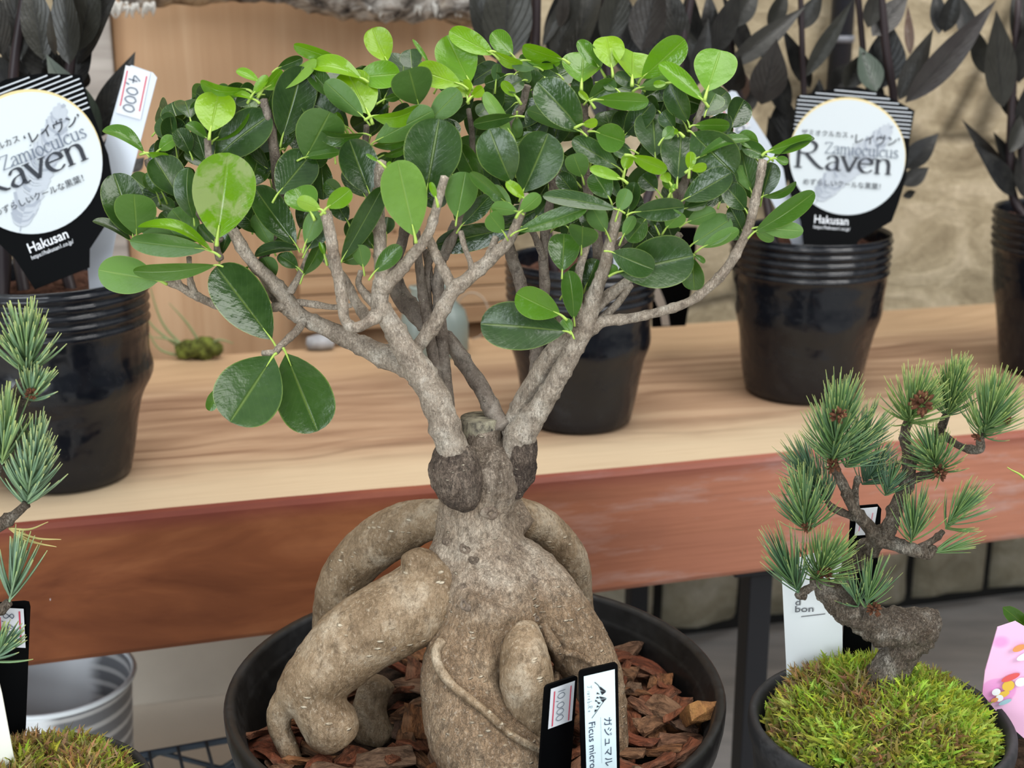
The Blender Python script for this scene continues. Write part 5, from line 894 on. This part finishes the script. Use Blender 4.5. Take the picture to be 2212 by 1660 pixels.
def tuft(parent, p0, p1, l, cnt, Y, dy0, dy1, tone, blue, seed, thick=2.1, spread=(18, 82), bias=None, bl=.5):
    r = random.Random(seed); a = PY(*p0, Y + dy0); b = PY(*p1, Y + dy1); sc = Y / ray(*p0).y / F; l = l * 1.22; cnt = int(cnt * 1.25); ax = (b - a).normalized(); o1 = ax.orthogonal().normalized(); o2 = ax.cross(o1); m = MB()
    bi = Vector((0, 0, .34)) if bias is None else RT * bias[0] + Vector((0, 0, 1)) * bias[1]
    for i in range(cnt):
        t = r.random() ** .9; p = a + (b - a) * t; ph = r.uniform(0, 2 * PI); th = math.radians(spread[1] + (spread[0] - spread[1]) * (t * .75 + .25 * r.random()))
        d = (ax * math.cos(th) + (o1 * math.cos(ph) + o2 * math.sin(ph)) * math.sin(th) + bi).normalized()
        needle(m, p, d, ax, l * sc * r.uniform(.72, 1.08), thick * sc * r.uniform(.75, 1.1), (min(1, max(0, tone + .07 + r.uniform(-.22, .22))), min(1, max(0, blue * bl + r.uniform(-.3, .3))), 0, 1))
    return m.build('needle_tuft', NEEDLE, parent)
def bud(parent, px, py, Y, dy, rp):
    q = PY(px, py, Y + dy); k = rp * Y / ray(px, py).y / F; m = MB(); r = random.Random(int(px))
    for i in range(26):
        d = Vector((r.gauss(0, 1), r.gauss(0, 1), r.gauss(.4, 1))).normalized(); e = q + d * k * .6
        tube(m, [(*e, k * .22), (*(e + d * k * .5), k * .2), (*(e + d * k * .75), k * .06)], 1, 6)
    m.build('bud', BUD, parent)
def pbranch(parent, rows, Y, mat=PINEBARK, name='branch', rough=.2, knob=.25):
    m = MB(); pts = []
    for px, py, dy, rr in rows: q = PY(px, py, Y + dy); pts.append((*q, rr * Y / ray(px, py).y / F))
    tube(m, pts, 8, 14, rough, 150, True, None, knob); return m.build(name, mat, parent)
N = NT('moss_strand', .8, .15); a = N.attr(); N.base(a.outputs['Color']); tr = N.n('BsdfTranslucent'); N.set(tr.inputs[0], a.outputs['Color']); mx = N.n('MixShader'); mx.inputs[0].default_value = .25
N.t.links.new(N.b.outputs[0], mx.inputs[1]); N.t.links.new(tr.outputs[0], mx.inputs[2]); N.t.links.new(mx.outputs[0], N.out.inputs[0]); MOSS = N.m
def moss_bed(parent, c, R, h, cnt, seed, holes=(), green=.5):
    r = random.Random(seed); m = MB()
    def hz(x, y): q = min(1, math.hypot(x, y) / R); return h * (1 - q ** 2.2) + .0095 * mnoise.noise(Vector((x * 48, y * 48, seed))) * (1 - .5 * q)
    n = 40; vs = [(c.x, c.y, c.z + hz(0, 0) - .003)] + [(c.x + R * k / 8 * math.cos(2 * PI * i / n), c.y + R * k / 8 * math.sin(2 * PI * i / n), c.z + hz(R * k / 8 * math.cos(2 * PI * i / n), R * k / 8 * math.sin(2 * PI * i / n)) - .004) for k in range(1, 9) for i in range(n)]
    m.add(vs, [(0, 1 + i, 1 + (i + 1) % n) for i in range(n)] + [(1 + k * n + i, 1 + (k + 1) * n + i, 1 + (k + 1) * n + (i + 1) % n, 1 + k * n + (i + 1) % n) for k in range(7) for i in range(n)], None, (.035, .026, .012, 1))
    for i in range(cnt):
        q = R * math.sqrt(r.random()) * 1.0; a = r.uniform(0, 2 * PI); x, y = q * math.cos(a), q * math.sin(a)
        if any((x - hx) ** 2 + (y - hy) ** 2 < hr * hr for hx, hy, hr in holes): continue
        g = mnoise.noise(Vector((x * 38 + seed, y * 38, 3))) + (green - .5) * 1.2 + .35 * r.uniform(-1, 1) + .25 * (x / R)
        if g > .05: col = (r.uniform(.40, .62), r.uniform(.54, .74), r.uniform(.06, .14))
        elif g > -.22: col = (r.uniform(.34, .48), r.uniform(.36, .48), r.uniform(.06, .12))
        else: col = (r.uniform(.34, .54), r.uniform(.24, .38), r.uniform(.09, .18))
        k = r.uniform(.55, 1.0); col = (*(v * k for v in col), 1)
        p = Vector((c.x + x, c.y + y, c.z + hz(x, y) - .003)); lean = Vector((r.gauss(0, .55) + x / R * .2, r.gauss(0, .55) + y / R * .2, 1)).normalized(); L = r.uniform(.009, .0165) * (1 if q < R * .84 else .55); w = r.uniform(.0004, .00075)
        side = lean.cross(Vector((r.gauss(0, 1), r.gauss(0, 1), .1))).normalized(); cur = Vector((r.gauss(0, 1), r.gauss(0, 1), -.5)) * .35; pts = []; d = lean; z = p
        for s in range(5): pts.append(z); d = (d + cur * .5).normalized(); z = z + d * (L / 4)
        vs = []
        for s, z in enumerate(pts):
            ww = w * (1.5, 1.9, 1.6, 1.1, .25)[s]; vs += [z - side * ww, z + side * ww]
        m.add(vs, [(2 * s, 2 * s + 1, 2 * s + 3, 2 * s + 2) for s in range(4)], None, col)
        # side leaflets make it read as a frond
        for s in (1, 2, 3):
            for sg in (-1, 1):
                e = pts[s] + (side * sg * 1.7 + d * .9).normalized() * L * .17; m.add([pts[s] - d * w * .5, pts[s] + d * w * .7, e], [(0, 1, 2)], None, col)
    o = m.build('moss', MOSS, parent); o['kind'] = 'stuff'; return o
def round_pot(parent, c, R, h, mat, taper=.8):
    m = MB(); lathe(m, [(.0001, -h), (R * taper * .96, -h), (R * taper, -h + .004), (R * .955, -.02), (R * .965, -.014), (R * .99, -.012), (R, -.006), (R * .995, -.001), (R * .975, .0012), (R * .94, .0008), (R * .915, -.003), (R * .90, -.012), (R * .88, -.03)], c, 80, lambda a, z: 1 + .006 * math.sin(2 * a + 1) + .004 * math.sin(3 * a)); m.build('pot', mat, parent)
# --- right pine
YP = .715; pc = PT(1903, 1556, .80); RP = .0752; STZ = .285
pine = thing('pine_bonsai', 'small white pine bonsai with lying trunk and mossy soil in a charcoal pot at right', 'bonsai', Vector((pc.x, pc.y, STZ)))
round_pot(pine, pc, RP, pc.z - STZ - .0005, POTG)
moss_bed(pine, pc + Vector((0, 0, -.006)), RP * .86, .027, 8600, 5, green=.62)
m = MB(); Yt = YP
def prow(rows): return [(*PY(a, b, Yt + d), rr * Yt / ray(a, b).y / F) for a, b, d, rr in rows]
tube(m, prow([(1862, 1600, -.002, 62), (1882, 1535, .0, 52), (1908, 1475, .002, 43), (1936, 1428, .004, 40), (1965, 1385, .005, 38)]), 8, 26, .18, 60)
tube(m, prow([(2022, 1368, .006, 18), (2005, 1362, .006, 44), (1965, 1358, .004, 47), (1915, 1358, .002, 42), (1872, 1342, .0, 33), (1835, 1318, -.001, 33), (1800, 1288, -.001, 29), (1772, 1266, .0, 20), (1755, 1252, .0, 12)]), 8, 26, .22, 70)
o = m.build('trunk', PINEBARK, None, True, False); remesh(o, .0012, 1, .005, .005); setpar(o, pine)
pbranch(pine, [(1808, 1296, .012, 20), (1825, 1250, .018, 18), (1850, 1212, .018, 20), (1880, 1180, .012, 22), (1905, 1158, .006, 20), (1925, 1130, .004, 17), (1938, 1090, .004, 15), (1958, 1052, .006, 15), (1964, 1000, .006, 13), (1954, 940, .004, 11), (1962, 912, .003, 10)], Yt)
pbranch(pine, [(1905, 1172, .004, 17), (1868, 1130, .0, 14), (1842, 1095, -.002, 11), (1822, 1050, -.002, 11), (1805, 1015, -.001, 10), (1798, 985, .0, 8)], Yt)
pbranch(pine, [(1846, 1102, .002, 9), (1848, 1060, .006, 7), (1854, 1030, .008, 7)], Yt); pbranch(pine, [(1862, 1122, .003, 8), (1830, 1112, .0, 8), (1800, 1098, -.002, 8), (1785, 1082, -.002, 6)], Yt)
pbranch(pine, [(1900, 1168, .004, 16), (1940, 1178, .0, 14), (1975, 1190, -.002, 14), (2005, 1196, -.002, 11), (2020, 1182, -.002, 8)], Yt); pbranch(pine, [(1985, 1185, .0, 8), (2020, 1165, .0, 7), (2038, 1148, .0, 6)], Yt)
pbranch(pine, [(1962, 1040, .006, 12), (1995, 1028, .004, 10), (2028, 1020, .002, 9)], Yt); pbranch(pine, [(1960, 1010, .006, 10), (2010, 960, .014, 9), (2032, 925, .016, 9), (2045, 895, .016, 8)], Yt); pbranch(pine, [(2030, 935, .016, 8), (2075, 965, .012, 8), (2115, 972, .006, 10), (2118, 950, .004, 8), (2122, 935, .004, 7)], Yt); pbranch(pine, [(1740, 1290, -.002, 8), (1725, 1285, -.003, 8), (1765, 1262, 0, 9)], Yt)
for p0, p1, l, n, d0, d1, tone, blue, sp, bi in (
    ((1795, 1005), (1812, 905), 98, 240, -.004, -.012, .5, .35, (12, 96), None), ((1825, 1010), (1872, 945), 82, 130, .0, -.004, .38, .5, (15, 90), None), ((1962, 915), (1976, 880), 98, 150, .003, -.006, .66, .15, (10, 88), None),
    ((2044, 900), (2060, 838), 74, 210, .016, .01, .62, .25, (8, 88), None), ((2120, 945), (2146, 885), 92, 190, .004, -.004, .58, .25, (12, 92), None), ((2032, 1022), (2010, 985), 80, 120, .002, -.006, .55, .3, (20, 100), None),
    ((1862, 1050), (1890, 1010), 66, 90, .02, .02, .15, .5, (20, 95), None), ((1792, 1085), (1748, 1030), 86, 120, .006, .01, .25, .7, (12, 90), None), ((1742, 1150), (1738, 1095), 92, 130, -.002, -.006, .5, .4, (10, 92), None),
    ((1726, 1285), (1704, 1240), 112, 70, -.004, -.008, .3, .35, (8, 62), None), ((1762, 1252), (1788, 1212), 88, 120, -.004, -.012, .6, .1, (12, 92), None), ((1868, 1315), (1880, 1280), 84, 40, -.006, -.008, .45, .3, (10, 80), None),
    ((1968, 1175), (1976, 1135), 92, 60, -.002, -.006, .5, .3, (10, 72), None), ((2040, 1145), (2066, 1108), 80, 60, .0, -.004, .5, .25, (10, 75), (.25, 0)), ((2015, 1195), (2042, 1192), 76, 18, -.002, -.004, .6, .2, (5, 40), None), ((1912, 1072), (1925, 1040), 62, 44, .008, .006, .3, .4, (15, 85), None), ((1855, 1312), (1846, 1290), 60, 24, -.008, -.01, .4, .4, (15, 85), None)):
    tuft(pine, p0, p1, l, n, Yt, d0, d1, tone, blue, int(p0[0] + p0[1]), 2.0, sp, bi)
for a in ((1993, 873, -.022, 22), (1812, 898, -.026, 15), (2030, 1022, -.012, 15), (1742, 1140, -.010, 10), (1782, 1240, -.012, 13), (1800, 1008, -.010, 14), (1888, 1318, -.012, 13), (2108, 948, -.008, 9), (2178, 912, -.010, 9)): bud(pine, a[0], a[1], Yt, a[2], a[3])
# --- left pine
YL = .72; Yt = YL; pl = PT(66, 1716, .80); RL = .068
pin2 = thing('pine_bonsai', 'white pine bonsai cut by the left picture edge, thick blue-green needles and mossy pot', 'bonsai', Vector((pl.x, pl.y, RZ)))
round_pot(pin2, pl, RL, pl.z - RZ - .0035, POTG)
moss_bed(pin2, pl + Vector((0, 0, -.004)), RL * .92, .018, 5600, 9, green=.2)
pbranch(pin2, [(-60, 1760, .0, 40), (-90, 1640, .0, 36), (-110, 1480, .0, 30), (-70, 1330, .0, 26), (-80, 1200, .0, 22), (-40, 1080, .0, 18), (0, 960, .0, 15), (22, 880, .0, 13), (40, 840, .0, 11), (58, 810, .0, 9)], YL, name='trunk')
pbranch(pin2, [(-78, 1180, .0, 16), (-30, 1150, -.002, 16), (10, 1128, -.004, 14), (35, 1110, -.004, 10), (58, 1090, -.004, 9)], YL); pbranch(pin2, [(-72, 1350, .0, 14), (-30, 1330, -.004, 14), (0, 1318, -.006, 12), (20, 1302, -.006, 10)], YL); pbranch(pin2, [(30, 860, .0, 9), (52, 872, -.003, 9), (64, 862, -.004, 7)], YL); pbranch(pin2, [(-40, 1080, .0, 12), (-15, 1030, -.004, 11), (4, 1000, -.006, 9)], YL); pbranch(pin2, [(-100, 1450, .0, 12), (-40, 1440, -.008, 10), (-15, 1425, -.01, 8)], YL)
for p0, p1, l, n, d0, d1, tone, blue, sp in (
    ((58, 808), (55, 745), 96, 115, .0, -.008, .6, .6, (4, 78)), ((62, 868), (72, 845), 72, 40, -.004, -.008, .55, .7, (8, 72)), ((4, 1004), (8, 940), 112, 60, -.008, -.014, .62, .5, (4, 52)), ((56, 1096), (74, 990), 92, 170, -.002, -.008, .5, .9, (5, 80)), ((20, 1302), (30, 1258), 118, 30, -.008, -.012, .45, .8, (3, 46)), ((-18, 1430), (2, 1408), 74, 34, -.012, -.014, .3, .5, (8, 75))):
    tuft(pin2, p0, p1, l, n, YL, d0, d1, tone, blue, int(p0[0] * 3 + p0[1]), 4.1, sp, None, 1.)
bud(pin2, 67, 852, YL, -.014, 11)
m = MB()
for e in ((132, 1166), (122, 1182), (88, 1176), (104, 1128)):
    a = PY(20, 1142, YL - .004); b = PY(*e, YL - .008); mid = (a + b) / 2 + Vector((0, 0, -.0025)); tube(m, [(*a, .0007), (*mid, .0007), (*b, .0002)], 6, 5)
m.build('dry_needles', DEADN, pin2)
# labels with the left pine
t = card_px('price_label', 'black price label with sticker reading 8,400 in the left pine pot', 'price label', [(-22, 1312), (-14, 1303), (52, 1299), (62, 1301), (65, 1312), (52, 1650), (48, 1720), (-38, 1720)], .755, BLACKC, group='price labels')
fr = vframe(PY(17, 1356, .7535), -93, .00028); m = MB(); poly(m, fr, [(-46, -36), (46, -36), (46, 36), (-46, 36)], 1); s = m.build('sticker', WHITE2, t, False)
m = MB(); ribbon(m, fr, [(-40, 27), (38, 27)], 3.4, 2); ribbon(m, fr, [(-24, -15), (38, -15)], 3.0, 2); m.build('red_lines', RED, s, False)
m = MB(); handwrite(m, fr, '8,400', -36, -7, 22, 3, w=.09); m.build('price_writing', INKG, s, False)
card_px('name_label', 'plain white label tip standing before the black price label at lower left', 'plant label', [(-30, 1450), (-8, 1452), (4, 1500), (32, 1650), (36, 1720), (-30, 1720)], .70, plain('ivory_card', (.74, .75, .68), .5))
# labels with the right pine
YT = .763
t = card_px('name_label', 'soil-stained white card with small grey print behind the right pine trunk', 'plant label', [(1688, 1222), (1700, 1214), (1780, 1190), (1806, 1186), (1818, 1200), (1821, 1470), (1700, 1470)], YT, None)
N = NT('stained_white_card', .5, .3); s_ = N.sep(N.coord('Object')); zz = PY(1750, 1395, YT).z; o = [q for q in t.children][0]
N.base(N.mix(N.ramp(N.math('ADD', N.math('MULTIPLY', N.math('SUBTRACT', s_[2], zz - t.location.z), 40.), N.math('MULTIPLY', N.noise(N.coord('Object'), 60, 4), .5)), [(.1, .75), (.75, 0.)]), (.74, .78, .80), (.38, .33, .24))); o.data.materials[0] = N.m
fr = vframe(PY(1716, 1320, YT - .0012), 0, .000267); m = MB(); lettering(m, fr, 'd', 0, 13, 22, 0, 2, .01, sx=1.25); lettering(m, fr, 'bon', 0, -4, 22, 0, 2, .012, sx=1.3); ribbon(m, fr, [(16, -15), (70, -8)], 2, 0); m.build('print', plain('faded_ink', (.16, .17, .19), .5), t, False)
t = card_px('price_label', 'black price label with pink and white sticker half hidden behind the right pine branches', 'price label', [(1838, 1100), (1846, 1094), (1896, 1090), (1904, 1100), (1880, 1430), (1818, 1430)], .772, BLACKC, group='price labels')
card_px('sticker', None, None, [(1852, 1100), (1896, 1096), (1886, 1155), (1846, 1158)], .770, WHITE2, .0003, t)
fr = vframe(PY(1870, 1128, .7685), -96, .00026); m = MB(); ribbon(m, fr, [(-24, 12), (24, 12)], 3, 1); ribbon(m, fr, [(-24, -12), (24, -12)], 3, 1); m.build('red_lines', plain('pale_red_ink', (.62, .30, .36), .5), t, False)
# ------------------------------------------------------------------ small potted shrub with pink card at the right edge
sp = PT(2330, 1640, .86); shr = thing('potted_shrub', 'small glossy-leaved potted plant cut by the right picture edge', 'potted plant', Vector((sp.x, sp.y, STZ)))
round_pot(shr, sp, .052, sp.z - STZ - .0005, POTG)
m = MB(); lathe(m, [(.0001, -.008), (.046, -.010)], sp, 30); m.build('soil', SOIL, shr)
ys = sp.y; m = MB(); tube(m, [(sp.x, sp.y, sp.z - .012, .003), (*PY(2310, 1450, ys), .0025), (*PY(2270, 1360, ys - .005), .002), (*PY(2240, 1320, ys - .01), .0015)], 6, 8); m.build('stem', TWIGD, shr)
m = MB()
for bx, by, tx, ty, w, tone in ((2235, 1370, 2166, 1312, 34, .35), (2230, 1345, 2152, 1408, 44, .32), (2215, 1372, 2225, 1340, 40, .6), (2250, 1330, 2225, 1270, 40, .4), (2240, 1350, 2290, 1300, 50, .4), (2260, 1380, 2300, 1420, 50, .3)):
    b, p = PY(bx, by, ys - .02), PY(tx, ty, ys - .028); leaf_mesh(m, b, p, w * .000275, CAMN, (tone, 0, .4, 1), P_OBO, .06, .2, 12, 6)
m.build('foliage', LEAF, shr)
m = MB(); tube(m, [(sp.x, sp.y, sp.z - .012, .001), (*PY(2290, 1200, ys), .0012), (*PY(2225, 1050, ys), .0009), (*PY(2176, 1010, ys), .0003)], 6, 5); m.build('grass_blade', PETIOLE, shr)
N = NT('pink_patterned_card', .35, .4); ob = N.coord('Object'); s_ = N.sep(ob)
v = N.n('TexVoronoi'); N.set(v.inputs['Vector'], N.coord('Object', (1, .2, 1.3))); v.inputs['Scale'].default_value = 34
c = N.mix(N.ramp(v.outputs['Distance'], [(.36, 1.), (.40, 0.)]), N.ramp(N.math('MULTIPLY', N.math('ADD', s_[2], .02), 14.), [(.1, (.56, .36, .72)), (.5, (.72, .56, .78)), (.9, (.84, .52, .74))]), (.80, .36, .66)); N.base(c)
t = card_px('patterned_card', 'pink and lilac patterned card standing at the right picture edge beside the mossy pot', 'card', [(2155, 1356), (2194, 1343), (2290, 1400), (2290, 1640), (2212, 1596), (2166, 1555), (2122, 1500), (2128, 1450)], sp.y - .036, N.m)
DOT = [plain('dot_yellow', (.75, .50, .08), .5), plain('dot_white', (.82, .84, .86), .5), plain('dot_red', (.70, .12, .12), .5), plain('dot_blue', (.35, .55, .62), .5), plain('dot_orange', (.72, .32, .12), .5)]
fr = vframe(PY(2176, 1480, sp.y - .0372), 0, .00028)
for i, (x, y, rx, ry, mi) in enumerate(((2, -2, 13, 12, 0), (-8, -22, 15, 7, 0), (-22, -16, 9, 8, 1), (-14, -30, 8, 8, 1), (4, 18, 20, 7, 2), (-24, -34, 8, 5, 4), (26, 8, 12, 10, 1), (-2, -38, 14, 5, 3), (30, 68, 20, 8, 1), (14, 86, 14, 7, 4))):
    m = MB(); a = math.radians(25); poly(m, fr, [(x + rx * math.cos(u) * math.cos(a) - ry * math.sin(u) * math.sin(a), y + rx * math.cos(u) * math.sin(a) + ry * math.sin(u) * math.cos(a)) for u in np.linspace(0, 2 * PI, 25)[:-1]], 1 + i * .3); m.build('printed_dot', DOT[mi], t, False)
# ------------------------------------------------------------------ stool carrying the right pine and the shrub
t = thing('wooden_stool', 'low wooden stand under the right pine bonsai', 'stool', (pc.x + .06, pc.y - .02, 0))
m = MB(); box(m, (pc.x - .078, pc.y - .16, STZ - .022), (pc.x + .24, pc.y + .10, STZ)); bevel(m.build('seat', SLAT, t, False), .003)
for x in (pc.x - .07, pc.x + .225):
    for y in (pc.y - .145, pc.y + .085): m = MB(); box(m, (x - .012, y - .012, .0005), (x + .012, y + .012, STZ - .0215)); m.build('leg', SLAT, t, False)
# ------------------------------------------------------------------ light: overcast window light from the front right plus a bright ceiling
W = bpy.data.worlds.new('room_light'); SC.world = W; W.use_nodes = True; bg = W.node_tree.nodes['Background']; bg.inputs[0].default_value = (.86, .93, 1., 1); bg.inputs[1].default_value = WORLD
wt = W.node_tree; tc = wt.nodes.new('ShaderNodeTexCoord'); sxyz = wt.nodes.new('ShaderNodeSeparateXYZ'); wm = wt.nodes.new('ShaderNodeMath'); wm.operation = 'MULTIPLY_ADD'; wm.inputs[1].default_value = .5; wm.inputs[2].default_value = .5
wr = wt.nodes.new('ShaderNodeValToRGB'); we = wr.color_ramp.elements
for q, (pp, cc) in zip([we[0], we[1], we.new(.5), we.new(.6), we.new(.8)], ((0., (.16, .16, .155)), (1., (1.15, 1.2, 1.25)), (.5, (.20, .205, .21)), (.62, (.36, .375, .39)), (.82, (1.0, 1.05, 1.1)))): q.position = pp; q.color = (*cc, 1)
wt.links.new(tc.outputs['Generated'], sxyz.inputs[0]); wt.links.new(sxyz.outputs[2], wm.inputs[0]); wt.links.new(wm.outputs[0], wr.inputs[0]); wt.links.new(wr.outputs[0], bg.inputs[0])
def area(name, loc, at, sx, sy, power, col):
    L = bpy.data.lights.new(name, 'AREA'); L.shape = 'RECTANGLE'; L.size = sx; L.size_y = sy; L.energy = power; L.color = col
    o = bpy.data.objects.new(name, L); COL.objects.link(o); o.location = loc; d = Vector(at) - Vector(loc); o.rotation_euler = d.to_track_quat('-Z', 'Y').to_euler(); return o
area('window_light', (1.5, -.5, 1.95), (.1, 1., .55), 1.3, 1.0, KEY, (1., .98, .95))
area('window_light_left', (-1.0, -1.1, .7), (-.1, 1.2, .25), 1.0, .8, KEY2, (.88, .95, 1.))
area('window_light_front', (-.35, -1.5, 1.55), (0, 1.1, .6), .7, .6, 12, (.9, .96, 1.))
area('ceiling_light', (.2, .75, 2.4), (.1, 1.0, .5), 1.6, 1.0, TOPL, (1., .97, .93))
SC.view_settings.view_transform = 'Standard'; SC.view_settings.look = 'None'; SC.view_settings.exposure = 0; SC.view_settings.gamma = .93
SC.cycles.max_bounces = 6; SC.cycles.diffuse_bounces = 3; SC.cycles.glossy_bounces = 3; SC.cycles.transmission_bounces = 4
